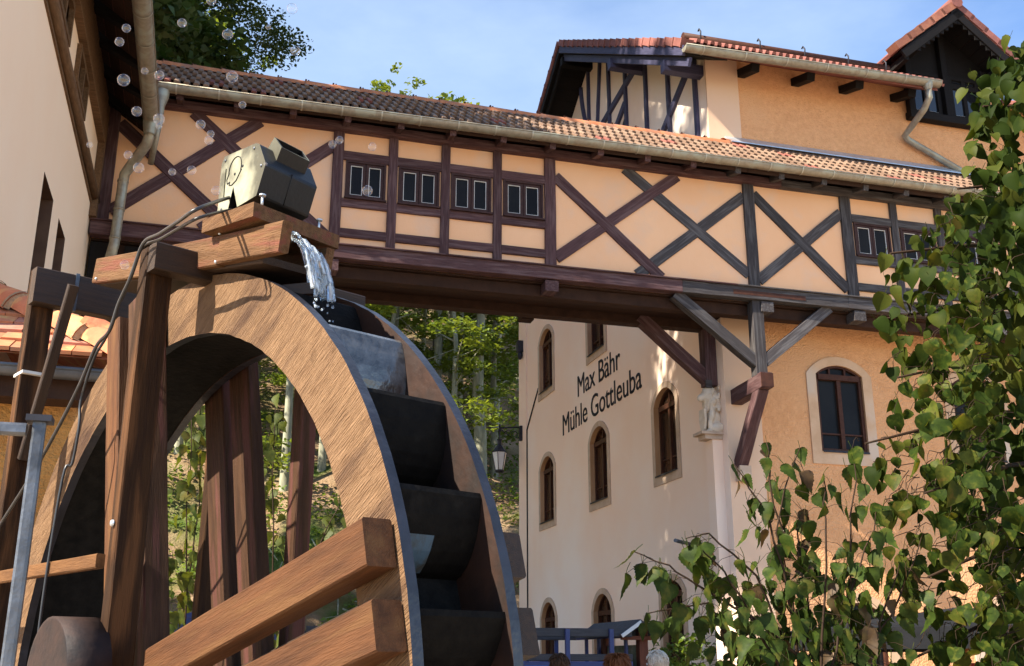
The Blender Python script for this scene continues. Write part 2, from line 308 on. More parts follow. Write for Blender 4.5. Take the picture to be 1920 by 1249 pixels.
# bright low layer and brambles on the slope
g = np.random.default_rng(5); cs, rs = [], []
for k in range(520):
    y = g.uniform(26, 44); x = g.uniform(-6, 16) + (y - 26) * .25; 
    if (y < 30 and 1.0 < x < 6.0 and g.random() < .65): continue
    cs.append(np.array([x, y, hz(x, y) + .15])); rs.append(g.uniform(.25, .75))
me = leaf_cloud('undergrowth', clumps(cs, rs, 170, 9, squash=.55, shell=.2), .15, MT['leaf_low'], flat=.5, seed=4); tag(ob('undergrowth', me), 'low bright green brambles covering the slope beyond the bridge', 'undergrowth', kind='stuff')
cs, rs = [], []
for k in range(130):
    y = g.uniform(34, 52); th = R(15.87 + g.uniform(-20, 2)); x = y * math.tan(th); cs.append(np.array([x, y, hz(x, y) + g.uniform(.8, 4.5)])); rs.append(g.uniform(.7, 1.5))
me = leaf_cloud('young_beech_thicket', clumps(cs, rs, 120, 19, squash=.35, shell=.1), .2, MT['leaf_wood'], flat=.6, seed=14); tag(ob('young_beech_thicket', me), 'layered light green sprays of young beech under the tall trunks', 'undergrowth', kind='stuff')
cs, rs = [], []
for k in range(460):
    y = g.uniform(72, 84); x = y * math.tan(R(15.87 + g.uniform(-30, 12))); z0 = hz(x, y); zt = .44 * y; cs.append(np.array([x, y, g.uniform(z0 - 2, max(z0 + 4, zt - 2))])); rs.append(g.uniform(1.3, 2.6))
me = leaf_cloud('far_wood', clumps(cs, rs, 42, 29, squash=.5, shell=.1), .5, MT['leaf_dark'], flat=.4, seed=24); tag(ob('far_wood', me), 'dense dark mass of trees far up the wooded slope', 'wood', kind='stuff')
# fallen branches on the bare patch of the slope
lm = MB(); rr = random.Random(3)
for k in range(150):
    x, y = rr.uniform(.5, 7), rr.uniform(25.5, 33); z = hz(x, y) + .05; a = rr.uniform(0, 3.14); q = rr.uniform(.15, .6)
    lm.tube([(x, y, z), (x + math.cos(a) * q, y + math.sin(a) * q, hz(x + math.cos(a) * q, y + math.sin(a) * q) + rr.uniform(.03, .15))], rr.uniform(.01, .03), 4)
tag(lm.build('fallen_branches', MT['bark']), 'dry fallen twigs scattered on the bare forest slope', 'branches', kind='stuff')

# the tall tree behind the left end of the bridge, and two tops over the ridge
def big_tree(x, y, z, h, label, cname, seed, leaf, n_per, spread, r0, lsize, first=.35, flat=.3, topr=1.0, limbs=26, topn=40, tops=1.0):
    t = thing('broadleaf_tree', label, 'tree', (x, y, z)); tm_, tips, px = trunk_mesh(h, r0, .05, seed, limbs=limbs, first=first, spread=spread, mat='bark_dark')
    m = Matrix.Translation((x, y, z)); ob('trunk', tm_, t, m); g = np.random.default_rng(seed); cs, rs = [], []
    for q in tips:
        for k in range(5): cs.append(np.array(q) + g.normal(size=3) * np.array([.9, .9, .55]) * topr); rs.append(g.uniform(.3, .85) * topr)
    for k in range(topn): cs.append(np.array(px[-1]) + g.normal(size=3) * np.array([tops, tops, .9]) * topr - np.array([0, 0, 1.0])); rs.append(g.uniform(.3, .7) * topr)
    ob('crown', leaf_cloud('crown', clumps(cs, rs, n_per, seed, squash=.5, shell=.15), lsize, leaf, flat=flat, seed=seed), t, m)
big_tree(-3.6, 27, hz(-3.6, 27), 21.5, 'tall dark broadleaf tree rising behind the left end of the bridge roof', 'oak', 41, MT['leaf_dark'], 620, .24, .38, .105, topr=1.15)
big_tree(7.1, 48, hz(7.1, 48), 12.6, 'tree top showing just over the middle of the bridge ridge', 'beech', 43, MT['leaf_wood'], 120, .16, .25, .26, topr=1.0, limbs=18, topn=150, tops=1.5)
big_tree(10.35, 50, hz(10.35, 50), 12.6, 'light green tree top beside the mill roof, farther along the ridge', 'beech', 44, MT['leaf_wood'], 120, .16, .25, .26, topr=1.0, limbs=18, topn=150, tops=1.5)
big_tree(3.4, 40, hz(3.4, 40), 12.3, 'small tree top peeping over the ridge next to the tall dark tree', 'oak', 45, MT['leaf_dark'], 160, .13, .2, .17, topr=.8, limbs=12)

# trees added behind the pale house to keep sun off the mill facade
for i, (x, y, h, kk) in enumerate(((-5.8, 17.0, 24, 51), (-6.4, 20.2, 25, 52), (-7.0, 23.6, 25, 53))):
    big_tree(x, y, hz(x, y), h, ('added broad shade tree close behind the pale house', 'second added shade tree behind the pale house', 'added shade tree behind the pale house, next to the dark one by the bridge')[i], 'oak', kk, MT['leaf_dark'], 620, .2, .32, .20, topr=1.5, limbs=24)
# ---------------------------------------------------------------- the covered timber bridge
YB, YBK = 13.70, 15.0
BR = thing('covered_bridge', 'long half-timbered covered bridge with tiled roof spanning between the two buildings', 'bridge', (5, 14.3, GZ))
T, TG = MT['timber'], MT['timber_grey']
def vt(x): return TG if x > 6.9 else T
def post(x, w, z0=5.46, z1=7.20, y=YB, name='post'):
    beam(name, (x, y + .06, z0), (x, y + .06, z1), w, .12, vt(x), BR, (0, -1, 0), rough=.002)
def diag(a, b, w=.17, off=.006):
    beam('brace', (a[0], YB + .06 + off, a[1]), (b[0], YB + .06 + off, b[1]), w, .11, vt((a[0] + b[0]) / 2 + .4), BR, (0, -1, 0), rough=.002)
def rail(x0, x1, za, zb, off=.003, name='rail'):
    beam(name, (x0, YB + .06 + off, (za + zb) / 2), (x1, YB + .06 + off, (za + zb) / 2), zb - za, .115, vt((x0 + x1) / 2), BR, (0, -1, 0), rough=.002)

XP = [-1.66, 1.36, 4.485, 7.755, 9.48, 12.1, 13.9]
for x, w in zip(XP, (.22, .15, .17, .185, .19, .17, .17)): post(x, w)
# windows: bay of four between the posts at 1.36 and 4.485, bay of three between 9.48 and 12.1
WIN = [(1.475, 2.045), (2.225, 2.82), (2.99, 3.59), (3.77, 4.38), (9.61, 10.27), (10.47, 11.13), (11.33, 11.99)]
# infill wall, with the window openings left out
w = MB(); xs = sorted([-1.75, 14.0] + [v for p in WIN for v in p])
for a, b in zip(xs[:-1], xs[1:]):
    if (a, b) in WIN:
        w.box((a, YB + .045, 5.3), (b, YB + .17, 6.19)); w.box((a, YB + .045, 6.76), (b, YB + .17, 7.35))
    else: w.box((a, YB + .045, 5.3), (b, YB + .17, 7.35))
w.build('infill_wall', MT['infill'], BR)
b = MB(); b.box((-1.75, YBK - .1, 5.3), (7.55, YBK, 7.35)); b.box((-1.75, YB + .17, 5.26), (7.6, YBK - .1, 5.3)); b.build('rear_wall', MT['infill'], BR)
for x in (2.14, 2.905, 3.68): post(x, .13, name='stud')
for x in (10.37, 11.23): post(x, .13, name='stud')
for x0, x1 in ((1.435, 4.40), (9.575, 12.02)):
    xr = [x0] + [s for s in (2.14, 2.905, 3.68, 10.37, 11.23) if x0 < s < x1] + [x1]
    for q in range(len(xr) - 1):
        a = xr[q] + (.065 if q else 0); c = xr[q + 1] - (.065 if q < len(xr) - 2 else 0)
        for za, zb in ((6.77, 6.905), (6.055, 6.185), (5.60, 5.73)): rail(a, c, za, zb)
def bridge_window(x0, x1):
    z0, z1 = 6.185, 6.77; y = YB + .015; xm = (x0 + x1) / 2; grey = x0 > 7
    wm = MT['window_wood']
    f = MB(); t = .03
    f.box((x0, y, z0), (x1, y + .07, z0 + t)); f.box((x0, y, z1 - t), (x1, y + .07, z1)); f.box((x0, y, z0 + t), (x0 + t, y + .07, z1 - t)); f.box((x1 - t, y, z0 + t), (x1, y + .07, z1 - t))
    W_ = f.build('window', wm, BR)
    s = MB(); s.box((x0 - .01, y - .05, z0 - .012), (x1 + .01, y + .04, z0 + .012)); s.build('sill', wm, W_)
    for a, c in ((x0 + t + .003, xm - .004), (xm + .004, x1 - t - .003)):
        s = MB(); q = .04; e = y + .018
        s.box((a, e, z0 + t + .003), (c, e + .04, z0 + t + q)); s.box((a, e, z1 - t - q), (c, e + .04, z1 - t - .003))
        s.box((a, e, z0 + t + q), (a + q, e + .04, z1 - t - q)); s.box((c - q, e, z0 + t + q), (c, e + .04, z1 - t - q)); s.build('sash', wm, W_)
        g = MB(); g.box((a + q, e + .025, z0 + t + q), (c - q, e + .032, z1 - t - q)); g.build('pane', MT['glass'], W_)
        p = MB(); k = .009; e2 = e + .008
        A, B_, C_, D_ = a + q, c - q, z0 + t + q, z1 - t - q
        p.box((A, e2, C_), (B_, e2 + .015, C_ + k)); p.box((A, e2, D_ - k), (B_, e2 + .015, D_)); p.box((A, e2, C_ + k), (A + k, e2 + .015, D_ - k)); p.box((B_ - k, e2, C_ + k), (B_, e2 + .015, D_ - k))
        p.build('glazing_bead', MT['white'], W_)
for a, c in WIN: bridge_window(a, c)
# braces
diag((-1.55, 6.90), (.05, 5.50)); diag((-.62, 7.2), (1.29, 5.55), off=.010)
diag((-1.55, 5.62), (.26, 7.2), off=.014); diag((-.40, 5.50), (1.29, 6.98), off=.018)
diag((4.57, 6.92), (6.22, 5.48)); diag((4.57, 5.62), (6.55, 7.18), off=.010)
diag((5.69, 7.2), (7.68, 5.68), off=.014); diag((5.84, 5.49), (7.68, 6.99), off=.018)
diag((7.84, 7.04), (9.39, 5.60)); diag((7.84, 5.60), (9.39, 6.90), off=.010)
diag((12.18, 7.04), (13.8, 5.6)); diag((12.18, 5.6), (13.8, 6.9), off=.010)
# sill beam with its drip board, top plate, joist ends, underside
for x0, x1 in ((-1.75, 1.2), (1.204, 6.5), (6.504, 9.3), (9.304, 14.0)):
    beam('sill_beam', (x0, YB + .0, 5.345), (x1, YB + .0, 5.345), .19, .17, vt(x1 - 1.5), BR, (0, -1, 0), rough=.003)
for x0, x1 in ((-1.75, 2.9), (2.903, 7.4), (7.403, 14.0)):
    beam('drip_board', (x0, YB - .065, 5.452), (x1, YB - .065, 5.452), .11, .022, vt(x1 - 1.5), BR, (0, -.15, 1), ch=.003)
pl = MB(); pl.box((7.33, YB - .088, 5.30), (8.55, YB - .083, 5.37)); pl.build('splice_plate', MT['window_brown'], BR)
for x0, x1 in ((-1.75, 3.0), (3.003, 8.3), (8.303, 14.0)):
    beam('top_plate', (x0, YB - .0, 7.25), (x1, YB - .0, 7.25), .12, .16, vt(x1 - 2), BR, (0, -1, 0), rough=.003)
for x in (1.33, 4.47, 7.9, 9.5, 12.1):
    beam('joist', (x, YB - .07, 5.15), (x, YB + .16, 5.15), .20, .16, vt(x), BR)
for i in range(5):
    y0 = YB + .1 + i * .235
    for x0, x1 in ((-1.74, 2.6 + .3 * (i % 2)), (2.604 + .3 * (i % 2), 7.56)):
        pb = MB(); pb.box((x0, y0, 5.225), (x1, y0 + .23, 5.255)); pb.build('floor_plank', MT['soffit'], BR)
    pb = MB(); pb.box((7.562, y0, 5.225), (14, min(y0 + .23, 14.56), 5.255))
    if y0 < 14.4: pb.build('floor_plank', MT['soffit'], BR)
beam('rear_beam', (-1.74, YBK - .12, 5.16), (7.58, YBK - .12, 5.16), .2, .14, MT['soffit'], BR)
beam('front_beam', (-1.74, YB + .26, 5.14), (13.9, YB + .26, 5.14), .18, .17, MT['soffit'], BR)
beam('end_post', (-1.60, YB + .22, GZ), (-1.60, YB + .22, 5.2), .28, .3, MT['dark_wood'], BR, (0, -1, 0))
b = MB(); b.box((-1.32, YB + .12, 4.86), (-1.0, YB + .2, 5.2)); b.build('end_bracket', MT['dark_wood'], BR)
# rafters under the eave, and the eave boarding
for i in range(21):
    x = -1.55 + i * .745
    if x > 13.6: break
    beam('rafter_end', (x, YB + .1, 7.325), (x, 13.32, 7.205), .09, .10, vt(x), BR)
b = MB(); b.prism([(-1.75, 13.27, 7.235), (-1.75, 13.27, 7.255), (-1.75, 13.9, 7.47), (-1.75, 13.9, 7.44)], (15.6, 0, 0)); b.build('eave_board', MT['soffit'], BR)
# roof: front slope of double-trough tiles, 5 rows x 60
e0, e1 = Vector((0, 13.27, 7.29)), Vector((0, 14.36, 8.16)); sl_ = (e1 - e0); SLn = sl_.length; sdv = sl_.normalized(); snv = Vector((0, -sdv.z, sdv.y))
def wave_tile(mat, wd=.25, ln=.335, amp=.034, lip=.045, n=14):
    b = MB(); top = []; 
    prof = [(0, .0), (.03, .85), (.06, 1), (.27, .92), (.31, .75), (.335, .05), (.36, 0), (.485, 0), (.50, .0), (.53, .85), (.56, 1), (.77, .92), (.81, .75), (.835, .05), (.86, 0), (.985, 0), (1, 0)]
    k = len(prof)
    vs = [(u * wd, 0, v * amp * 2) for u, v in prof] + [(u * wd, ln, v * amp * 2) for u, v in prof] + [(u * wd, .004, v * amp * 2 - lip) for u, v in prof]
    fs = [(i, i + 1, k + i + 1, k + i) for i in range(k - 1)] + [(2 * k + i, 2 * k + i + 1, i + 1, i) for i in range(k - 1)]
    b.add(vs, fs); return b.mesh('roof_tile', mat)
WT = [wave_tile(MT[m]) for m in ('tile_a', 'tile_b', 'tile_c')]
rowp = SLn / 5
for r in range(5):
    for c in range(60):
        me = WT[0] if random.random() < .50 else (WT[1] if random.random() < .88 else WT[2])
        p = e0 + sdv * (r * rowp - .02 + random.uniform(-.004, .004)) + snv * .035 + Vector((-1.9 + c * .25 + (.1875 if r % 2 else 0), 0, 0))
        tx = Vector((1, 0, random.uniform(-.012, .012))); ty = (sdv + snv * (-.055)).normalized(); tz = tx.cross(ty).normalized(); tx = ty.cross(tz)
        m = Matrix((tx, ty, tz)).transposed().to_4x4(); m.translation = p
        ob('roof_tile', me, BR, m)
b = MB(); b.prism([(-1.9, 13.3, 7.26), (-1.9, 14.36, 8.11), (-1.9, 15.45, 7.2), (-1.9, 15.42, 7.12), (-1.9, 14.36, 8.02), (-1.9, 13.34, 7.2)], (9.45, 0, 0))
b.prism([(7.56, 13.3, 7.26), (7.56, 14.36, 8.11), (7.56, 14.56, 8.11), (7.56, 14.56, 8.02), (7.56, 14.36, 8.02), (7.56, 13.34, 7.2)], (6.1, 0, 0)); b.build('roof_deck', MT['soffit'], BR)
rm = MB(); rm.tube([(0, 0, 0), (.43, 0, 0)], [.125, .118], 9, arc=(math.pi * .98, math.pi * .02), cap=False); rme = rm.mesh('ridge_tile', MT['ridge'])
cm = MB(); cm.box((-.012, -.06, .115), (.012, .06, .135)); cm.box((.03, -.05, .115), (.05, .05, .133)); cme = cm.mesh('ridge_clip', MT['window_brown'])
for i in range(24):
    x = -1.95 + i * .405
    if x > 7.6: break
    m = Matrix.Translation((x, 14.37, 8.165)) @ Matrix.Rotation(R(.5), 4, 'Y')
    rt = ob('ridge_tile', rme, BR, m); ob('ridge_clip', cme, rt, m @ Matrix.Translation((0, 0, -.004)))
# the last ridge tile is turned up against the mill, flashing above it
m = Matrix.Translation((7.72, 14.40, 8.21)) @ Matrix.Rotation(R(16), 4, 'Z') @ Matrix.Rotation(R(-6), 4, 'Y'); ob('ridge_tile', rme, BR, m)
b = MB(); b.prism([(7.85, 14.565, 8.47), (7.85, 14.545, 8.48), (7.85, 14.40, 8.33), (7.85, 14.30, 8.27), (7.85, 14.30, 8.255), (7.85, 14.565, 8.31)], (5.8, 0, 0)); b.build('flashing', MT['zinc_new'], BR)
b = MB(); b.box((7.85, 14.53, 8.40), (13.65, 14.542, 8.415)); b.build('flashing_seam', MT['steel'], BR)
def gutter(p0, p1, r, parent, mat, step=.545, nm='gutter', strap='gutter_bracket'):
    p0, p1 = Vector(p0), Vector(p1); b = MB()
    b.tube([p0, p1], r, 12, arc=(math.pi, 2 * math.pi) if (p1 - p0).normalized().cross(Vector((0, 0, 1))).length > .5 else None, cap=False)
    d = (p1 - p0).normalized(); sx = d.cross(Vector((0, 0, 1))).normalized()
    b.tube([p0 + sx * r, p1 + sx * r], .012, 6); b.tube([p0 - sx * r, p1 - sx * r], .009, 6)
    for p in (p0, p1):   # end caps
        ring = [p + sx * r * math.cos(math.pi + math.pi * k / 11) + Vector((0, 0, 1)) * r * math.sin(math.pi + math.pi * k / 11) for k in range(12)]
        b.add(ring, [list(range(12))])
    g = b.build(nm, mat, parent)
    n = int((p1 - p0).length / step); 
    k = MB(); k.tube([Vector((0, 0, 0)), Vector((.022, 0, 0))], r + .006, 12, arc=(math.pi, 2 * math.pi), cap=False); k.tube([Vector((.004, 0, 0)), Vector((.018, 0, 0))], r + .009, 12, arc=(math.pi, 2 * math.pi), cap=False)
    kme = k.mesh(strap, MT['zinc_ring'])
    q = frame_mat((0, 0, 0), d, (0, 0, 1))
    for i in range(n):
        mm = q.copy(); mm.translation = p0 + d * (step * (i + .4)); ob(strap, kme, g, mm)
    return g
gutter((-1.08, 13.235, 7.275), (12.3, 13.235, 7.335), .085, BR, MT['zinc'])
b = MB(); b.lathe([(.09, 0), (.085, -.1), (.045, -.24), (.045, -.5)], (-1.02, 13.24, 7.2), 12); b.tube([(-1.02, 13.24, 6.72), (-1.06, 13.4, 6.5), (-1.1, 13.6, 6.3)], .04, 10); b.build('outlet_pipe', MT['zinc'], BR)
# front support frame
beam('support_post', (7.755, YB + .06, 5.25), (7.755, YB + .06, 4.08), .185, .17, TG, BR, (0, -1, 0), rough=.004)
beam('support_brace', (6.42, YB + .06, 5.25), (7.70, YB + .06, 4.28), .17, .15, TG, BR, (0, -1, 0), rough=.004)
beam('support_brace', (9.00, YB + .06, 5.25), (7.82, YB + .06, 4.30), .17, .15, TG, BR, (0, -1, 0), rough=.004)
beam('support_arm', (7.755, 13.56, 3.98), (7.755, 14.62, 3.93), .19, .23, T, BR, rough=.004)
b = MB(); b.box((7.655, 13.545, 3.875), (7.855, 13.56, 4.085)); b.build('end_cap', MT['window_brown'], BR)
beam('support_strut', (7.755, 13.74, 3.90), (7.735, 14.50, 2.86), .17, .17, T, BR, (0, -1, .4), rough=.004)
# rear support frame, carried by the lion
beam('support_post', (7.47, 14.85, 5.12), (7.47, 14.85, 4.17), .2, .2, T, BR, (0, -1, 0), rough=.004)
beam('support_brace', (6.30, 14.85, 5.22), (7.44, 14.85, 4.27), .19, .17, T, BR, (0, -1, 0), rough=.004)
b = MB(); b.box((7.34, 14.7, 4.12), (7.44, 14.74, 4.24)); b.build('end_cap', TG, BR)
b = MB(); b.box((4.42, 15.0, 5.08), (4.62, 15.2, 5.2)); b.build('end_block', MT['soffit'], BR)
# ---------------------------------------------------------------- the mill
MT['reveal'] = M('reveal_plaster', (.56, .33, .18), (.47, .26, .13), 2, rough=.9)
MT['warm_glass'] = M('warm_glass', (.085, .040, .020), (.016, .011, .009), 2.2, (1, 1, .5), rough=.12, spec=.3)
MT['dorm_tile'] = M('dormer_tile', (.36, .15, .09), (.24, .09, .065), 6, rough=.7, var=.35)
MT['sky_glass'] = M('sky_glass', (.01, .011, .013), (.012, .013, .015), 1, rough=.03, spec=.8)
XM, YM, YF = 7.6, 14.57, 25.97
ML = thing('mill_building', 'tall apricot mill with arched stone windows, painted lettering and half-timbered gable', 'building', (12, 20, GZ))

def arch_pts(u0, u1, vs, rise, n=12):
    """segmental or half-round head from (u0,vs) to (u1,vs)"""
    if rise <= 0: return [(u0, vs), (u1, vs)]
    h = (u1 - u0) / 2; rad = (h * h + rise * rise) / (2 * rise); cz = vs + rise - rad; a = math.asin(min(1, h / rad))
    if rise > h: a = math.pi - a
    return [((u0 + u1) / 2 + rad * math.sin(-a + 2 * a * i / n), cz + rad * math.cos(-a + 2 * a * i / n)) for i in range(n + 1)]

def wall(name, mp, u0, u1, v0, vt_, ops, mat, parent, thick=.02):
    """wall sheet with arched openings; mp(u,v,d) -> world; vt_ is the top height or a function of u"""
    top = vt_ if callable(vt_) else (lambda u: vt_)
    br = {u0, u1}
    heads = []
    for o in ops:
        a = arch_pts(o[0], o[1], o[3], o[4]); a = [(min(max(p[0], o[0]), o[1]), p[1]) for p in a]; heads.append(a)
        br |= {round(p[0], 5) for p in a}
    if callable(vt_): br |= {u0 + (u1 - u0) * i / 2 for i in range(3)}
    br = sorted(br); b = MB()
    for a, c in zip(br[:-1], br[1:]):
        if c - a < 1e-5: continue
        m = (a + c) / 2; cur = [(v0, v0)]; segs = []
        cov = sorted([i for i, o in enumerate(ops) if o[0] < m < o[1]], key=lambda i: ops[i][2])
        lo = (v0, v0)
        for i in cov:
            o = ops[i]; h = heads[i]
            def hv(u):
                for p, q in zip(h[:-1], h[1:]):
                    if p[0] - 1e-4 <= u <= q[0] + 1e-4 and q[0] > p[0]: return p[1] + (q[1] - p[1]) * (u - p[0]) / (q[0] - p[0])
                return o[3]
            segs.append((lo, (o[2], o[2]))); lo = (hv(a), hv(c))
        segs.append((lo, (top(a), top(c))))
        for (la, lc), (ta, tc_) in segs: b.quad(mp(a, la, 0), mp(c, lc, 0), mp(c, tc_, 0), mp(a, ta, 0))
    return b.build(name, mat, parent)

def arch_window(mp, u0, u1, v0, vs, rise, parent, sw=.16, depth=.26, wood=None, bars='T', sill=True, lit=None, stone=None):
    """stone surround (the part), with reveal, frame, panes and sill as sub-parts; mp(u,v,d): d = depth into the wall"""
    wood = wood or MT['window_brown']
    inner = [(u0, v0)] + arch_pts(u0, u1, vs, rise) + [(u1, v0)]
    outer = [(u0 - sw, v0 - sw * 1.2)] + arch_pts(u0 - sw, u1 + sw, vs, rise + sw * .85) + [(u1 + sw, v0 - sw * 1.2)]
    n = len(inner); b = MB()
    P = [mp(u, v, -.022) for u, v in outer] + [mp(u, v, -.022) for u, v in inner] + [mp(u, v, .02) for u, v in outer]
    b.add(P, [(i, i + 1, n + i + 1, n + i) for i in range(n - 1)] + [(2 * n + i, 2 * n + i + 1, i + 1, i) for i in range(n - 1)])
    b.quad(P[0], P[n], P[2 * n - 1], P[n - 1]); b.quad(P[2 * n], P[0], P[n - 1], P[3 * n - 1])
    W_ = b.build('window', stone or MT['stone'], parent)
    b = MB(); Q = [mp(u, v, -.022) for u, v in inner] + [mp(u, v, depth) for u, v in inner]
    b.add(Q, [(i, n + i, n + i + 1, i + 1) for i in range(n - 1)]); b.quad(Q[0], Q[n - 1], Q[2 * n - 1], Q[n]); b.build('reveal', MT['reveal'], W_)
    fw = .055; ii = [(u0 + fw, v0 + fw)] + arch_pts(u0 + fw, u1 - fw, vs, max(rise - fw * .6, .01)) + [(u1 - fw, v0 + fw)]
    b = MB(); F = [mp(u, v, depth - .05) for u, v in inner] + [mp(u, v, depth - .05) for u, v in ii] + [mp(u, v, depth + .02) for u, v in ii]
    b.add(F, [(i, i + 1, n + i + 1, n + i) for i in range(n - 1)] + [(n + i, n + i + 1, 2 * n + i + 1, 2 * n + i) for i in range(n - 1)])
    b.quad(F[0], F[n], F[2 * n - 1], F[n - 1]); b.quad(F[n], F[2 * n], F[3 * n - 1], F[2 * n - 1])
    um = (u0 + u1) / 2; vh = vs - .04
    def bar(a, c, e, f, d0=.055):
        q = [mp(a, e, depth - d0), mp(c, e, depth - d0), mp(c, f, depth - d0), mp(a, f, depth - d0), mp(a, e, depth + .01), mp(c, e, depth + .01), mp(c, f, depth + .01), mp(a, f, depth + .01)]
        b.add(q, [(0, 1, 2, 3), (0, 4, 5, 1), (1, 5, 6, 2), (2, 6, 7, 3), (3, 7, 4, 0)])
    bar(u0 + fw, u1 - fw, vh - .045, vh + .045, .075)
    bar(um - .035, um + .035, v0 + fw, vh - .045)
    tv = lambda u: max(p[1] for p in ii if abs(p[0] - u) < (u1 - u0) / 9) - .01
    if bars == 'T3':
        for q in (1 / 3, 2 / 3):
            u = u0 + (u1 - u0) * q; bar(u - .016, u + .016, vh + .045, tv(u), .04)
    else: bar(um - .02, um + .02, vh + .045, vs + rise - fw, .04)
    for a, c in ((u0 + fw, um - .035), (um + .035, u1 - fw)):
        q = v0 + (vh - v0) * .24; bar(a, c, q - .012, q + .012, .035)
    b.build('window_frame', wood, W_)
    for a, c, e, f in ((u0 + fw, um, v0 + fw, vh), (um, u1 - fw, v0 + fw, vh)):
        g = MB(); g.quad(mp(a, e, depth), mp(c, e, depth), mp(c, f, depth), mp(a, f, depth)); g.build('pane', lit or MT['glass'], W_)
    g = MB(); hp = [(u0 + fw, vh)] + [p for p in ii[1:-1]] + [(u1 - fw, vh)]; g.add([mp(u, v, depth) for u, v in hp], [list(range(len(hp)))]); g.build('pane', lit or MT['glass'], W_)
    if sill:
        g = MB(); q = [mp(u0 + .01, v0 + .035, depth), mp(u1 - .01, v0 + .035, depth), mp(u1 - .01, v0 + .012, -.05), mp(u0 + .01, v0 + .012, -.05), mp(u0 + .01, v0 - .02, -.05), mp(u1 - .01, v0 - .02, -.05)]
        g.add(q, [(0, 1, 2, 3), (3, 2, 5, 4)]); g.build('sill', MT['iron'], W_)
    return W_


mpL = lambda u, v, d: (XM + d, -u, v)          # west facade; u = -y so that u grows to the viewer's right
mpF = lambda u, v, d: (u, YM + d, v)           # front facade
opsL = []
cols = [(-24.19, -23.18), (-20.70, -19.73), (-17.33, -16.42)]
FL = 3.14
for ci, (a, c) in enumerate(cols):
    for k, (zb, zs) in enumerate(((-.75, .98), (3.13, 4.38), (3.13 + FL, 4.38 + FL))):
        if k == 0 and ci == 2: opsL.append((a + .02, c - .05, GZ, 1.15, .18)); continue
        opsL.append((a, c, zb, zs, (c - a) * .33 if k == 0 else .27))
def gable_top(u): return 9.93 + (5.70 - abs(-u - 20.27)) * .605
wall('west_wall', mpL, -YF, -YM, GZ - .3, gable_top, opsL, MT['smooth'], ML)
for i, o in enumerate(opsL):
    door = o[2] == GZ
    arch_window(mpL, *o, ML, sw=.13, depth=.125, sill=not door, lit=MT['warm_glass'])
opsF = [(9.20, 10.05, 3.18, 4.44, .16), (11.75, 12.65, 3.18, 4.44, .16), (9.15, 10.05, GZ, .60, .27), (11.75, 12.65, -.7, .6, .27)]
wall('front_wall', mpF, XM, 19, GZ - .3, 9.98, opsF, MT['rough'], ML)
for o in opsF:
    arch_window(mpF, *o, ML, sw=.17, depth=.07, bars='T3', stone=MT['stone_tan'], sill=o[2] != GZ, wood=MT['window_brown'])
# smooth corner bands, and the plain strip down the far corner
b = MB(); b.box((XM - .03, YM - .035, GZ), (8.17, YM - .002, 9.95)); b.build('corner_band', MT['band'], ML); b = MB(); b.box((XM - .032, YM - .034, GZ), (XM - .002, YM + .62, 8.5)); b.build('corner_band', MT['smooth'], ML)
b = MB(); b.box((XM - .03, 25.30, GZ), (XM - .002, YF, 9.9)); b.build('corner_band', MT['smooth'], ML)
b = MB(); b.box((XM - .034, 25.285, GZ), (XM - .002, 25.30, 5.6)); b.prism([(XM - .034, 25.30, 5.6), (XM - .034, 24.3, 6.45), (XM - .034, 24.3, 6.47), (XM - .034, 25.3, 5.625)], (.03, 0, 0)); b.build('groove', MT['letter'], ML)
b = MB(); b.box((7.58, 25.55, 7.75), (7.42, 25.7, 8.05)); b.ball((7.5, 25.62, 7.66), (.07, .07, .12), 6); b.build('corner_bracket', MT['iron'], ML)
# body behind the two facades
b = MB(); b.quad((XM, YF, GZ), (19, YF, GZ), (19, YF, 9.9), (XM, YF, 9.9)); b.quad((19, YF, GZ), (19, YM, GZ), (19, YM, 9.9), (19, YF, 9.9)); b.quad((XM + .5, YM + .5, 6.9), (19, YM + .5, 6.9), (19, YF, 6.9), (XM + .5, YF, 6.9)); b.build('rear_wall', MT['smooth'], ML)
b = MB(); b.box((7.66, 14.38, 2.62), (7.85, 14.6, 2.85)); b.build('corbel_stone', MT['stone'], ML)
b = MB(); b.tube([(7.62, 15.9, 1.80), (7.1, 15.6, 1.84)], .03, 8); b.build('wall_pipe', MT['steel'], ML)
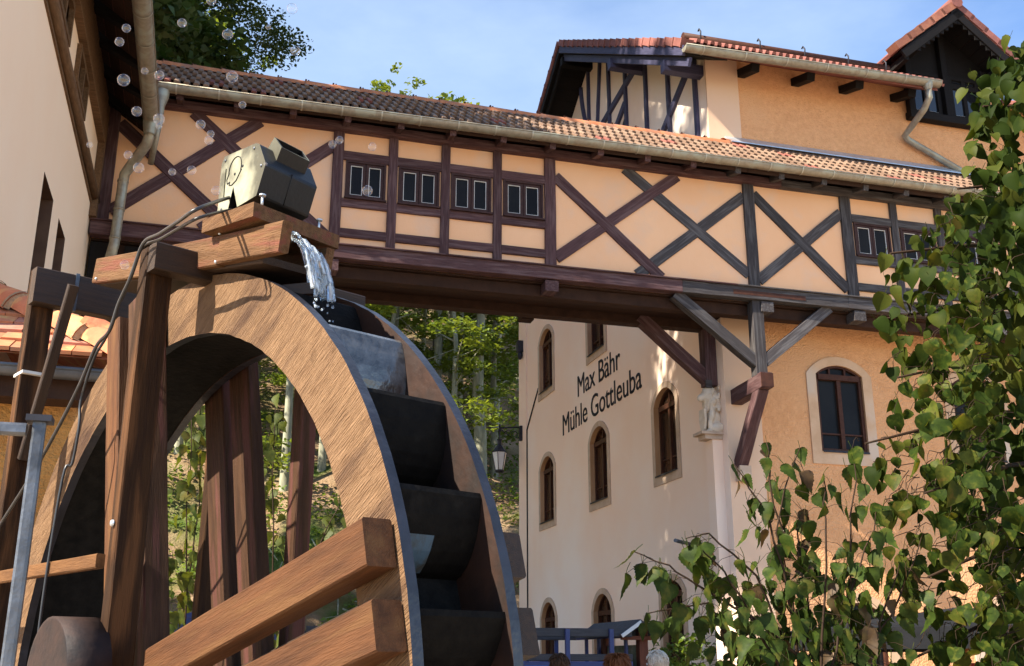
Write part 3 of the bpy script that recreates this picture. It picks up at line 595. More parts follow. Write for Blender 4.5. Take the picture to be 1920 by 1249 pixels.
# painted lettering on the west wall
def lettering(txt, y_left, y_right, z, cap):
    cu = bpy.data.curves.new('lettering', 'FONT'); cu.body = txt; cu.extrude = .004; cu.resolution_u = 4; cu.space_character = .98
    tmp = bpy.data.objects.new('tmp', cu); COL.objects.link(tmp); bpy.context.view_layer.update()
    dg = bpy.context.evaluated_depsgraph_get(); me = bpy.data.meshes.new_from_object(tmp.evaluated_get(dg)); bpy.data.objects.remove(tmp)
    c = np.empty(len(me.vertices) * 3); me.vertices.foreach_get('co', c); c = c.reshape(-1, 3)
    wd = c[:, 0].max() - c[:, 0].min(); sx = (y_left - y_right) / wd; capu = .694; sy = cap / capu
    q = np.stack([XM - .008 - c[:, 2], y_left - (c[:, 0] - c[:, 0].min()) * sx, z + c[:, 1] * sy], 1)
    par = list(range(len(q)))
    def fd(i):
        while par[i] != i: par[i] = par[par[i]]; i = par[i]
        return i
    for ed in me.edges: par[fd(ed.vertices[0])] = fd(ed.vertices[1])
    comp = {}
    for i in range(len(q)): comp.setdefault(fd(i), []).append(i)
    isl = sorted(([c[v, 0].min(), c[v, 0].max(), v] for v in comp.values()), key=lambda t: t[0]); glyph = []
    for lo, hi, v in isl:                     # dots belong to the letter below them
        if glyph and min(hi, glyph[-1][1]) - lo > .5 * min(hi - lo, glyph[-1][1] - glyph[-1][0]): glyph[-1][1] = max(hi, glyph[-1][1]); glyph[-1][2] += v
        else: glyph.append([lo, hi, list(v)])
    own = {}
    for gi, (_, _, v) in enumerate(glyph):
        for i in v: own[i] = gi
    fs = [[] for _ in glyph]
    for p in me.polygons: fs[own[p.vertices[0]]].append([i for i in p.vertices][::-1])
    for (lo, hi, v), f in zip(glyph, fs):
        ix = {i: k for k, i in enumerate(v)}; m2 = bpy.data.meshes.new('letter'); m2.from_pydata([tuple(q[i]) for i in v], [], [[ix[i] for i in p] for p in f]); m2.materials.append(MT['letter']); m2.update(); ob('letter', m2, ML)
lettering('Max Bähr', 21.43, 18.90, 5.56, .47)
lettering('Mühle Gottleuba', 22.49, 17.86, 4.91, .48)
# half-timbered gable
def gpost(y, z0, z1, w=.15, y1=None): beam('gable_post', (XM - .02, y, z0), (XM - .02, y if y1 is None else y1, z1), w, .07, MT['sky_blue_wood'], ML, (-1, 0, 0), rough=.002)
def gt(y): return gable_top(-y) - .05
for y in (14.97, 16.06, 17.08, 18.1, 19.02): gpost(y, 8.0, gt(y), .11)
gpost(20.27, 8.0, gt(20.27), .10); gpost(20.05, 9.5, gt(19.5), .10, 19.5)
for a, c in (((17.75, 9.55), (15.02, 9.9)), ((20.0, 11.35), (17.2, 11.3)), ((19.2, 10.5), (18.15, 10.85))):
    pass
beam('gable_brace', (XM - .026, 17.9, 8.6), (XM - .026, 14.98, gt(15.1)), .15, .06, MT['sky_blue_wood'], ML, (-1, 0, 0))
beam('gable_brace', (XM - .026, 20.1, 11.1), (XM - .026, 17.15, gt(17.3)), .15, .06, MT['sky_blue_wood'], ML, (-1, 0, 0))
beam('gable_brace', (XM - .026, 19.6, 10.2), (XM - .026, 18.15, 11.0), .15, .06, MT['sky_blue_wood'], ML, (-1, 0, 0))
b = MB(); pts = [(XM - .03, 20.2 + .55 * math.sin(t / 8 * 1.5), 11.2 + t / 8 * 1.6) for t in range(9)]; b.tube(pts, .055, 6); b.build('gable_brace', MT['sky_blue_wood'], ML)
b = MB(); pts = [(XM - .03, 20.9 + .5 * math.sin(t / 8 * 1.5), 10.9 + t / 8 * 1.2) for t in range(9)]; b.tube(pts, .055, 6); b.build('gable_brace', MT['sky_blue_wood'], ML)
b = MB(); b.add([(XM - .012, 19.0, 10.1), (XM - .012, 18.2, 10.1), (XM - .012, 18.2, 10.75)], [(0, 1, 2)]); b.build('gable_vent', MT['black'], ML)
# roof: two slopes over the ridge, cut back for the dormer
EY, EZ, RY, RZ, XG = 13.84, 9.62, 20.1, 13.42, 6.85
def slab(x0, x1, ya, yb, name='roof_slope', mat='mill_tile'):
    def z(y): return EZ + (y - EY) * (RZ - EZ) / (RY - EY)
    b = MB(); b.prism([(x0, ya, z(ya)), (x0, yb, z(yb)), (x0, yb, z(yb) - .12), (x0, ya, z(ya) - .08)], (x1 - x0, 0, 0)); return b.build(name, MT[mat], ML)
slab(XG, 11.66, EY, RY); slab(11.664, 13.5, 16.4, RY); slab(13.504, 19.3, EY, RY)
b = MB(); b.prism([(XG, RY, RZ), (XG, 26.7, RZ - 4.0), (XG, 26.7, RZ - 4.1), (XG, RY, RZ - .12)], (12.4, 0, 0)); b.build('roof_slope', MT['mill_tile'], ML)
u = Vector((0, RY - EY, RZ - EZ)).normalized(); nn = Vector((0, -u.z, u.y))
for i in range(24):      # boarding under the gable overhang
    p = Vector((0, EY + .02, EZ - .125)) + u * (i * .306)
    b = MB(); b.prism([p + Vector((XG + .03, 0, 0)), p + u * .298 + Vector((XG + .03, 0, 0)), p + u * .298 + nn * -.02 + Vector((XG + .03, 0, 0)), p + nn * -.02 + Vector((XG + .03, 0, 0))], (.75, 0, 0)); b.build('soffit_plank', MT['dark_wood'], ML)
u2 = Vector((0, 26.7 - RY, -4.0)).normalized()
for i in range(24):
    p = Vector((0, RY, RZ - .125)) + u2 * (i * .306 + .01)
    b = MB(); b.prism([p + Vector((XG + .03, 0, 0)), p + u2 * .298 + Vector((XG + .03, 0, 0)), p + u2 * .298 + Vector((XG + .03, 0, -.02)), p + Vector((XG + .03, 0, -.02))], (.75, 0, 0)); b.build('soffit_plank', MT['dark_wood'], ML)
for k, (dz, hh, xx) in enumerate(((-.10, .17, XG + .0), (-.30, .15, XG + .09))):
    a, c = Vector((xx, EY - .0, EZ + dz)), Vector((xx, RY, RZ + dz))
    beam('barge_board', a, c, hh, .05, MT['sky_blue_wood'], ML, (-1, 0, 0))
    beam('barge_board', (xx, RY + .02, RZ + dz), (xx, 26.7, RZ - 4.0 + dz), hh, .05, MT['dark_wood'], ML, (-1, 0, 0))
for y in (14.75, 17.2, 20.1, 23.0):
    z = EZ + (min(y, 2 * RY - y) - EY) * .607 - .42
    beam('purlin_end', (XG + .02, y, z), (XM + .1, y, z), .16, .2, MT['sky_blue_wood'] if y < 20 else MT['dark_wood'], ML)
vt_m = MB(); vt_m.box((-.02, 0, -.10), (.20, .40, .035)); vt_m.box((-.03, -.02, -.11), (.05, .02, .05)); vme = vt_m.mesh('verge_tile', MT['mill_tile'])
for i in range(20):
    p = Vector((XG - .03, EY, EZ + .06)) + u * (i * .362); q = (u + nn * .06).normalized(); x = Vector((1, 0, 0)); m = Matrix((x, q, x.cross(q))).transposed().to_4x4(); m.translation = p + nn * (.02 + random.uniform(-.005, .005)); ob('verge_tile', vme, ML, m)
for i in range(20):
    p = Vector((XG - .03, RY + .36, RZ - .15)) + u2 * (i * .362); x = Vector((1, 0, 0)); q = (-u2 + Vector((0, .03, .05))).normalized(); m = Matrix((x, q, x.cross(q))).transposed().to_4x4(); m.translation = p; ob('verge_tile', vme, ML, m)
et = wave_tile(MT['mill_tile'])
for r in range(3):
    for i in range(19):
        p = Vector((XG + .2 + i * .25, EY - .03, EZ + .06)) + u * (r * .3); q = (u - nn * -.04).normalized(); x = Vector((1, 0, 0)); m = Matrix((x, q, x.cross(q))).transposed().to_4x4(); m.translation = p; ob('roof_tile', et, ML, m)
gutter((XG - .03, EY - .06, EZ - .07), (11.66, EY - .06, EZ + .04), .09, ML, MT['zinc'], .76)
for x in (8.25, 9.3, 10.25, 11.3):
    beam('eave_beam', (x, 14.05, 9.56), (x, 14.6, 9.74), .15, .14, MT['dark_wood'], ML)
# snow guard log on iron hooks
b = MB(); b.tube([(6.97, 14.12, 9.97), (10.9, 14.12, 10.0)], .075, 10); lg = b.build('snow_guard_log', MT['window_brown'], ML)
for x in (7.25, 8.35, 9.2, 10.05, 10.8):
    b = MB(); b.tube([(x, 14.3, 9.93), (x, 14.12, 9.88), (x, 14.02, 9.92), (x, 14.01, 10.05), (x, 14.06, 10.13), (x, 14.1, 10.11)], .014, 6); b.build('snow_guard_hook', MT['iron'], lg)
# downpipe with its swan neck
b = MB(); b.lathe([(.09, .02), (.085, -.05), (.055, -.14)], (11.42, EY - .06, EZ - .0), 12)
b.tube([(11.42, 13.78, 9.52), (11.44, 13.8, 9.36), (11.42, 13.95, 9.2), (11.36, 14.3, 9.0), (11.36, 14.46, 8.94), (11.42, 14.47, 8.87), (11.62, 14.47, 8.78), (13.4, 14.47, 7.98)], .058, 12); b.build('downpipe', MT['zinc'], ML)
# ---- dark timber dormer over the front wall
b = MB(); b.box((11.55, YM - .05, 9.36), (13.36, YM + .3, 10.25))
b.prism([(11.55, YM - .05, 10.25), (13.36, YM - .05, 10.25), (13.36, YM - .05, 10.55), (12.40, YM - .05, 11.3), (11.55, YM - .05, 10.6)], (0, .35, 0)); b.build('dormer_wall', MT['dark_wood'], ML)
for x0, x1 in ((11.62, 12.24), (12.46, 13.10)):
    f = MB(); y = YM - .09; t = .07; z0, z1 = 9.46, 10.33
    f.box((x0, y, z0), (x1, y + .06, z0 + t)); f.box((x0, y, z1 - t), (x1, y + .06, z1)); f.box((x0, y, z0 + t), (x0 + t, y + .06, z1 - t)); f.box((x1 - t, y, z0 + t), (x1, y + .06, z1 - t)); xm = (x0 + x1) / 2
    f.box((xm - .04, y + .002, z0 + t), (xm + .04, y + .062, z1 - t)); f.box((x0 + t, y + .004, 10.08), (x1 - t, y + .064, 10.18))
    W_ = f.build('dormer_window', MT['dark_wood'], ML)
    for a, c in ((x0 + t, xm - .04), (xm + .04, x1 - t)):
        g = MB(); g.quad((a, y + .03, z0 + t), (c, y + .03, z0 + t), (c, y + .03, 10.08), (a, y + .03, 10.08)); g.build('pane', MT['sky_glass'], W_)
        g = MB(); g.quad((a, y + .03, 10.18), (c, y + .03, 10.18), (c, y + .03, z1 - t), (a, y + .03, z1 - t)); g.build('pane', MT['sky_glass'], W_)
        g = MB(); g.box((a, y + .012, z0 + t), (a + .008, y + .028, 10.12)); g.box((a + .008, y + .012, z0 + t), (c, y + .028, z0 + t + .01)); g.build('glazing_bead', MT['white'], W_)
beam('dormer_sill', (11.5, YM - .10, 9.38), (13.42, YM - .10, 9.38), .16, .14, MT['dark_wood'], ML)
for x in (11.57, 12.35, 13.2): beam('dormer_post', (x, YM - .1, 9.46), (x, YM - .1, 10.5 if x != 12.35 else 11.2), .12, .12, MT['dark_wood'], ML, (0, -1, 0))
AX, AZ, FY = 12.36, 11.50, 13.92
SX = 12.36
def dorm(side):
    a = Vector((SX, FY, 11.47)); e = Vector((SX + side * 1.36, FY, 11.47 - 1.36 * .82)); d = (e - a).normalized(); n = Vector((-d.z * side, 0, d.x * side)); n = n if n.z > 0 else -n
    b = MB(); b.prism([a, e, e - n * .06, a - n * .06], (0, 5.0, 0)); b.build('dormer_roof', MT['mill_tile'], ML)
    for k in range(7):
        q0 = a + d * (.02 + k * .222) - n * .064; b = MB(); b.prism([q0, q0 + d * .216, q0 + d * .216 - n * .02, q0 - n * .02], (0, .75, 0)); b.build('soffit_plank', MT['dark_wood'], ML)
    beam('barge_board', a - n * .17 + Vector((0, .0, 0)), e - n * .17, .16, .05, MT['dark_wood'], ML, (0, -1, 0))
    tm = MB(); tm.box((0, -.03, -.10), (.40, .24, .035)); tme = tm.mesh('verge_tile', MT['mill_tile'] if side > 0 else MT['dorm_tile'])
    for i in range(5):
        p = a + d * (i * .34 + .02) + n * .035; q = (d + n * .05).normalized() ; y = Vector((0, 1, 0)); z = q.cross(y); 
        if z.z < 0: q2 = q; m = Matrix((q, -y, q.cross(-y))).transposed().to_4x4(); m.translation = p + Vector((0, .2, 0))
        else: m = Matrix((q, y, z)).transposed().to_4x4(); m.translation = p
        ob('verge_tile', tme, ML, m)
    for k in range(2): beam('bracket', (SX + side * (.95 + k * .2), FY + .05, 10.42 - k * .2), (SX + side * (.95 + k * .2), YM, 10.38 - k * .2), .1, .12, MT['dark_wood'], ML)
    b = MB(); 
    for k in range(9): b.prism([a + d * (.2 + k * .14) - n * .25 + Vector((0, .005, 0)), a + d * (.2 + k * .14 + .13) - n * .25 + Vector((0, .005, 0)), a + d * (.2 + k * .14 + .065) - n * .31 + Vector((0, .005, 0))], (0, .03, 0))
    b.build('barge_fretwork', MT['dark_wood'], ML)
dorm(-1); dorm(1)
b = MB(); b.tube([(SX, FY - .06, 11.50), (SX, 19, 11.50)], .12, 10); b.build('ridge_tile', MT['mill_tile'], ML)
gutter((13.6, EY - .06, EZ - .3), (19, EY - .06, EZ - .25), .09, ML, MT['zinc'], .76)
# carved lion on its console, on the corner under the bridge
LI = thing('stone_lion', 'pale carved stone lion holding a shield on a corner console under the bridge post', 'statue', (7.45, 14.8, 3.36))
mv = MT['lion'] = M('lion_stone', (.72, .60, .47), (.60, .47, .34), 9, rough=.85, bump=.5, bscale=26, bdist=.02)
def fuse(name, balls, mat, parent, vox=.018, extra=None):
    b = MB()
    for q in balls: b.ball(*q)
    if extra: extra(b)
    o = b.build(name, mat, parent); r = o.modifiers.new('fuse', 'REMESH'); r.mode = 'VOXEL'; r.voxel_size = vox; r.use_smooth_shade = True
    s = o.modifiers.new('soft', 'SMOOTH'); s.iterations = 2; s.factor = .5
    return o
qx = lambda a, ax='Y': Matrix.Rotation(R(a), 3, ax)
cx_, cy_ = 7.44, 14.82
bl = [((cx_ + .05, cy_, 3.62), (.12, .13, .22), 8), ((cx_ + .04, cy_, 3.90), (.145, .15, .22), 8), ((cx_ + .09, cy_, 3.50), (.13, .14, .10), 8),
      ((cx_ - .0, cy_, 4.02), (.135, .135, .14), 8), ((cx_ - .10, cy_, 3.98), (.10, .075, .065), 8), ((cx_ - .165, cy_, 3.965), (.05, .05, .045), 6), ((cx_ - .14, cy_, 3.935), (.06, .045, .03), 6),
      ((cx_ - .06, cy_ - .06, 4.09), (.03, .03, .04), 5), ((cx_ - .06, cy_ + .06, 4.09), (.03, .03, .04), 5)]
for s in (-1, 1):
    bl += [((cx_ - .03, cy_ + s * .11, 3.68), (.05, .045, .14), 6, 0, qx(14)), ((cx_ - .06, cy_ + s * .10, 3.52), (.042, .04, .12), 6), ((cx_ - .09, cy_ + s * .10, 3.42), (.06, .045, .03), 6), ((cx_ + .06, cy_ + s * .13, 3.48), (.11, .05, .085), 6, 0, qx(-20))]
for k in range(90):     # mane locks
    a = random.uniform(0, 2 * math.pi); h = random.uniform(3.72, 4.12); bl.append(((cx_ + .05 + .155 * math.cos(a) * .9, cy_ + .155 * math.sin(a), h), (.022, .022, .06), 4, 0, qx(random.uniform(-25, 25), 'X')))
fuse('body', bl, mv, LI, .011)
b = MB(); sh = [(0, -.10, .30), (0, .10, .30), (0, .115, .16), (0, .07, .04), (0, 0, 0), (0, -.07, .04), (0, -.115, .16)]; b.prism([(cx_ - .15, cy_ + p[1] * .9, 3.42 + p[2] * 1.2) for p in sh], (.035, 0, 0)); b.build('shield', mv, LI)
b = MB(); b.prism([(7.20, 14.66, 3.37), (7.20, 14.98, 3.37), (7.6, 14.98, 3.37), (7.6, 14.66, 3.37)], (0, 0, .045)); b.prism([(7.27, 14.7, 3.30), (7.27, 14.94, 3.30), (7.6, 14.94, 3.30), (7.6, 14.7, 3.30)], (0, 0, .07)); b.build('plinth', MT['stone'], LI)
b = MB(); b.box((7.40, 14.72, GZ), (7.57, 14.96, 3.30)); b.build('pilaster', MT['smooth'], ML)
# wall lantern on the far corner
LP = thing('wall_lantern', 'black wrought iron lantern with tapered milky glass on a scrolled bracket', 'street lamp', (7.57, 25.7, 5.6))
b = MB(); b.box((7.50, 25.64, 5.42), (7.57, 25.76, 5.80)); b.tube([(7.53, 25.7, 5.77), (6.98, 25.7, 5.72)], .02, 6)
def spiral(cx, cz, r0, t0, t1, n=20): return [(cx + r0 * (1 - .55 * (i / n)) * math.cos(t0 + (t1 - t0) * i / n), 25.7, cz + r0 * (1 - .55 * (i / n)) * math.sin(t0 + (t1 - t0) * i / n)) for i in range(n + 1)]
b.tube([(7.5, 25.7, 5.50)] + spiral(7.35, 5.58, .11, -1.2, 4.6), .012, 5); b.tube([(7.3, 25.7, 5.49), (7.1, 25.7, 5.62), (7.0, 25.7, 5.70)], .012, 5); b.tube(spiral(7.2, 5.63, .07, -2, 4), .011, 5); b.build('bracket', MT['iron'], LP)
b = MB(); b.lathe([(.0, .28), (.02, .24), (.035, .2), (.02, .16), (.045, .12), (.045, .08), (.018, .04), (.018, -.12), (.075, -.14), (.06, -.17), (.055, -.28), (.16, -.42), (.21, -.46), (.20, -.48)], (6.98, 25.7, 5.56), 6, smooth=False); b.build('hood', MT['iron'], LP)
MT['milk'] = M('milky_glass', (.70, .72, .72), (.6, .62, .62), 3, rough=.15, spec=.5)
b = MB(); b.lathe([(.19, -.48), (.105, -.92)], (6.98, 25.7, 5.56), 6, smooth=False); b.build('glass', MT['milk'], LP)
b = MB()
for k in range(6):
    a = math.pi * k / 3; b.tube([(6.98 + .195 * math.cos(a), 25.7 + .195 * math.sin(a), 5.08), (6.98 + .11 * math.cos(a), 25.7 + .11 * math.sin(a), 4.64)], .009, 5)
b.lathe([(.115, -.92), (.12, -.95), (.1, -.98), (.0, -.99)], (6.98, 25.7, 5.56), 12); b.build('frame', MT['iron'], LP)
# ---------------------------------------------------------------- pale house on the left
MT['oak_dull'] = M('moulding_brown', (.17, .098, .052), (.10, .055, .028), 6, (6, 1, 6), .7, .3, 30)
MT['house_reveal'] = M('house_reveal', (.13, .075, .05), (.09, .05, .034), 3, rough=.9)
MT['ochre'] = M('ochre_stucco', (.50, .25, .075), (.38, .175, .05), 3, rough=.95, bump=1.0, bscale=42, bdist=.03, c3=(.48, .29, .15), s3=1.2)
MT['clay2'] = M('old_clay_pink', (.50, .23, .16), (.38, .15, .10), 7, rough=.8, bump=.35, bscale=45, var=.15)
MT['zinc_dark'] = M('zinc_dark', (.12, .13, .15), (.08, .085, .1), 5, rough=.45, metal=.6)
XL = -1.77
LH = thing('pale_house', 'pale cream house with deep narrow windows, round wall moulding and dark boarded eaves', 'building', (-4, 11, GZ))
mpH = lambda u, v, d: (XL - d, u, v)
opsH = [(10.16, 10.86, 2.0, 4.50, 0), (11.32, 11.92, 2.0, 4.50, 0), (7.4, 8.3, 5.95, 6.42, 0), (9.35, 10.3, 5.95, 6.42, 0), (11.0, 11.9, 5.95, 6.42, 0)]
wall('wall', mpH, 6.95, 15.2, GZ - .2, 7.1, opsH, MT['cream'], LH)
for i, o in enumerate(opsH):
    u0, u1, v0, v1, _ = o; d = .30 if i < 2 else .10; b = MB()
    q = [mpH(u0, v0, 0), mpH(u1, v0, 0), mpH(u1, v1, 0), mpH(u0, v1, 0)]; r_ = [mpH(u0, v0, d), mpH(u1, v0, d), mpH(u1, v1, d), mpH(u0, v1, d)]
    b.add(q + r_, [(k, (k + 1) % 4, 4 + (k + 1) % 4, 4 + k) for k in range(4)])
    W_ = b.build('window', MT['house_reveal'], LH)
    g = MB(); g.add(r_, [(0, 1, 2, 3)]); g.build('pane', MT['glass'], W_)
    f = MB(); e = -.05 if i >= 2 else d - .06; t = .06
    def bx(a, c, z0, z1): f.box((XL - e - .05, a, z0), (XL - e, c, z1))
    bx(u0, u1, v1 - t, v1); bx(u0, u1, v0, v0 + t); bx(u0, u0 + t, v0 + t, v1 - t); bx(u1 - t, u1, v0 + t, v1 - t); bx((u0 + u1) / 2 - .03, (u0 + u1) / 2 + .03, v0 + t, v1 - t)
    f.build('window_frame', MT['oak_dull'], W_)
b = MB(); b.box((XL - .35, 6.95, GZ), (-9, 7.0, 7.1)); b.box((XL - .35, 15.15, GZ), (-9, 15.2, 7.1)); b.box((-9.05, 6.95, GZ), (-9, 15.2, 7.1)); b.quad((XL, 6.95, GZ), (XL - .35, 6.95, GZ), (XL - .35, 6.95, 7.1), (XL, 6.95, 7.1)); b.build('side_wall', MT['cream'], LH)
b = MB(); b.tube([(XL + .035, 6.9, 5.73), (XL + .035, 14.3, 5.73)], .065, 12); b.box((XL - .01, 6.9, 5.62), (XL + .02, 14.3, 5.66)); b.build('wall_moulding', MT['oak_dull'], LH)
beam('wall_plate', (XL + .03, 6.9, 6.76), (XL + .03, 13.62, 6.76), .12, .56, MT['oak_dull'], LH)
beam('corner_post', (XL + .03, 13.57, 5.45), (XL + .03, 13.57, 6.48), .12, .12, MT['oak_dull'], LH, (1, 0, 0))
for i in range(10):
    y = 6.9 + i * .72; beam('rafter', (XL - .2, y, 7.22), (-1.12, y, 6.78), .12, .15, MT['dark_wood'], LH)
for k in range(5):
    x0 = XL + .02 + k * .14; z0 = 7.17 - k * .098; b = MB(); b.prism([(x0, 6.85, z0), (x0 + .135, 6.85, z0 - .094), (x0 + .135, 6.85, z0 - .07), (x0, 6.85, z0 + .024)], (0, 7.2, 0)); b.build('soffit_board', MT['soffit'], LH)
b = MB(); b.prism([(-1.06, 6.8, 6.80), (-5.6, 6.8, 9.95), (-10.2, 6.8, 6.80), (-10.2, 6.8, 6.7), (-5.6, 6.8, 9.83), (-1.06, 6.8, 6.70)], (0, 8.5, 0)); b.build('roof', MT['mill_tile'], LH)
beam('fascia', (-1.09, 6.85, 6.68), (-1.09, 14.2, 6.68), .03, .16, MT['soffit'], LH)
gutter((-1.10, 6.8, 6.66), (-1.10, 13.0, 6.64), .095, LH, MT['zinc'], .58)
b = MB(); b.tube([(-1.10, 12.92, 6.62), (-1.10, 12.98, 6.42), (-1.13, 13.03, 6.30), (-1.30, 13.34, 6.16), (-1.39, 13.48, 6.06), (-1.405, 13.5, 5.90), (-1.42, 13.5, 5.1), (-1.45, 13.47, 4.85)], .065, 12)
for z in (5.95, 5.55, 5.15): b.tube([(-1.405 - (5.9 - z) * .02, 13.5, z), (-1.405 - (5.9 - z) * .02, 13.5, z + .03)], .072, 12)
b.lathe([(.10, .02), (.09, -.08), (.07, -.2)], (-1.10, 12.95, 6.6), 12); b.build('downpipe', MT['zinc'], LH)
# ---------------------------------------------------------------- small annexe with the hipped clay roof
AN = thing('annexe', 'low ochre stucco annexe with a hipped roof of big old clay ridge tiles', 'outbuilding', (-2.6, 7.8, GZ))
b = MB(); b.box((-5, 6.98, GZ), (-.72, 7.0, 1.72)); b.box((-.74, 7.0, GZ), (-.72, 9.2, 1.72)); b.build('wall', MT['ochre'], AN)
b = MB(); b.box((-5, 6.76, 1.52), (-.55, 6.98, 1.73)); b.build('eave_box', MT['soffit'], AN)
gutter((-5, 6.66, 1.71), (-.50, 6.66, 1.67), .055, AN, MT['zinc_dark'], .8)
hk = .62; A0 = Vector((-.52, 6.66, 1.76))     # eave corner; hip runs back and up at 45 degrees
bt = []
for k, mt in enumerate(('clay', 'clay2', 'ridge')):
    m_ = MB(); q = [(0, 0, 0), (.17, 0, 0), (.17, .34, 0), (0, .34, 0)]; m_.box((.002, 0, -.012), (.168, .34, .012)); me = m_.mesh('roof_tile', MT[mt]); bt.append(me)
for r in range(9):
    for c in range(20):
        x = -.52 - .172 * (c + 1) - (.086 if r % 2 else 0); y = 6.64 + r * .16; 
        if x + .172 > -.52 - (r * .16) - .02: continue
        ty = Vector((0, 1, hk - .12)).normalized(); tx = Vector((1, 0, random.uniform(-.02, .02))); tz = tx.cross(ty).normalized(); tx = ty.cross(tz); m = Matrix((tx, ty, tz)).transposed().to_4x4(); m.translation = (x, y + random.uniform(-.008, .008), 1.76 + r * .16 * hk + .02)
        ob('roof_tile', random.choice(bt), AN, m)
b = MB(); top = A0 + Vector((-1.7, 1.7, 1.7 * hk)); 
b.add([A0, (-6, 6.66, 1.76), (-6, 8.36, 1.76 + 1.7 * hk), top, (-.52, 10.5, 1.76), (-2.22, 10.5, 1.76 + 1.7 * hk)], [(0, 3, 2, 1), (0, 4, 5, 3)]); b.build('roof_deck', MT['clay'], AN)
d = Vector((-1, 1, hk)).normalized()
ht = MB(); ht.tube([(0, 0, 0), (.12, 0, .004), (.43, 0, .0)], [.138, .128, .100], 12, arc=(math.pi * 1.02, -.02 * math.pi), cap=False); hme = ht.mesh('hip_tile', MT['clay'])
hl = MB(); hl.tube([(0, 0, 0), (.025, 0, .0)], [.147, .145], 12, arc=(math.pi, 0), cap=False); hl.tube([(-.006, 0, 0), (-.006, 0, .0001)], [.147, .130], 12, arc=(math.pi, 0), cap=False); hl.tube([(-.02, 0, .0), (0, 0, 0)], [.106, .138], 12, arc=(math.pi, 0), cap=False); hlm = hl.mesh('mortar_edge', MT['mortar'])
for i in range(6):
    p = A0 + Vector((.0, .0, .0)) + d * (.03 + i * .40); f_ = frame_mat(p, d, (0, 0, 1)) @ Matrix.Rotation(R(-3), 4, 'Y')
    hp = ob('hip_tile', hme, AN, f_); ob('mortar_edge', hlm, hp, f_)
for i in range(5):     # a row of hollow tiles along the side slope
    p = A0 + Vector((.02, .28 + i * .3, .06)) ; f_ = frame_mat(p, Vector((-1, 0, hk)), (0, 0, 1)); ob('hip_tile', hme, AN, f_)
# ---------------------------------------------------------------- overshot water wheel: local frame s (across, towards the viewer's right), w (along the axle), h (up)
az = R(64.32); WC = Vector((-.154, 3.771, -.17)); ta = Vector((math.cos(az), -math.sin(az), 0)); aa = Vector((math.sin(az), math.cos(az), 0))
FW = Matrix((ta, aa, Vector((0, 0, 1)))).transposed().to_4x4(); FW.translation = WC
fl = lambda s, w, h: FW @ Vector((s, w, h))
HB = GZ - WC.z
WH = thing('water_wheel', 'big timber overshot water wheel with pale plywood rim and wet black buckets', 'water wheel', fl(0, .15, HB))
MT['ply'] = M('plywood_rim', (.225, .132, .070), (.145, .080, .041), 5, (1.6, 1, 9), .8, .9, 6, bstretch=(3, 1, 34), bdist=.02, c3=(.070, .038, .024), s3=1.1, lo3=.50, hi3=.70)
MT['rim_edge'] = M('wet_rim_edge', (.022, .023, .034), (.008, .008, .012), 9, rough=.35, bump=.3, bscale=40, spec=.6)
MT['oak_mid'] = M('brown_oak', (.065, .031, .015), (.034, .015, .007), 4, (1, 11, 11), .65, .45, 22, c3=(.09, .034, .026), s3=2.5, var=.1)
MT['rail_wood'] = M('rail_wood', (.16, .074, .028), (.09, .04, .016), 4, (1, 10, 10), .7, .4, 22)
MT['wet_shine'] = M('wet_sky_sheen', (.03, .031, .033), (.11, .113, .118), 7, (3, 3, 3), .18, .4, 14, spec=1.0)  # wet board; pale sky reflection is put into the base colour
MT['wet_sheen'] = M('wet_sheen', (.006, .006, .006), (.016, .019, .023), 5, (4, 4, 2), .30, .4, 16, spec=.35)
MT['wet_sole'] = M('wet_sole', (.006, .006, .006), (.014, .013, .012), 7, (3, 3, 3), .6, .4, 16, spec=.06)
MT['sky_glint'] = M('painted_sky_glint', (.06, .10, .14), (.05, .047, .04), 16, (1, 1, .4), .4, .3, 30, lo=.45, hi=.6)  # sky reflection on a wet board, painted as mottled blue
MT['drum'] = M('rusty_drum', (.045, .028, .024), (.02, .017, .018), 8, rough=.6, metal=.3, bump=.2, bscale=40)
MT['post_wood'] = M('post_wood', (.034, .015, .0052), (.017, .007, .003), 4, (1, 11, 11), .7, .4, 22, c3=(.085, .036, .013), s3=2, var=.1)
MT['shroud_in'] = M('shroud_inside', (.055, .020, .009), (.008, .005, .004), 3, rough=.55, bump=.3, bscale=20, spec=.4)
WWD, RO, RI = .305, 1.45, 1.248
def ring(w0, w1, name, mats, ro=RO, ri=RI, n=200, rot=0):
    b = MB(); q = []
    jo = [random.uniform(-.0012, .0012) for _ in range(n)]; ji = [random.uniform(-.0018, .0018) for _ in range(n)]
    for w in (w0, w1):
        for rad, jj in ((ro, jo), (ri, ji)):
            for k in range(n): a = 2 * math.pi * k / n; q.append(((rad + jj[k]) * math.cos(a), w, (rad + jj[k]) * math.sin(a)))
    f0, f1, f2 = [], [], []
    for k in range(n):
        j = (k + 1) % n; f0 += [(k, n + k, n + j, j)]; f1 += [(2 * n + k, 2 * n + j, 3 * n + j, 3 * n + k)]; f2 += [(k, j, 2 * n + j, 2 * n + k), (n + k, 3 * n + k, 3 * n + j, n + j)]
    b.add(q, f0, 0); b.add(q, f1, 1); b.add(q, f2, 2)
    return b.build(name, mats, WH, FW @ Matrix.Rotation(rot, 4, 'Y'))
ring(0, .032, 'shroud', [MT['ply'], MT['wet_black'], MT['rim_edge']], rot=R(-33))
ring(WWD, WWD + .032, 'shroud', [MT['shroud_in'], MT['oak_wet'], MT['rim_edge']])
b = MB(); n = 96; q = [(RI + .006, w, k) for k in range(1) for w in ()]
vs = []
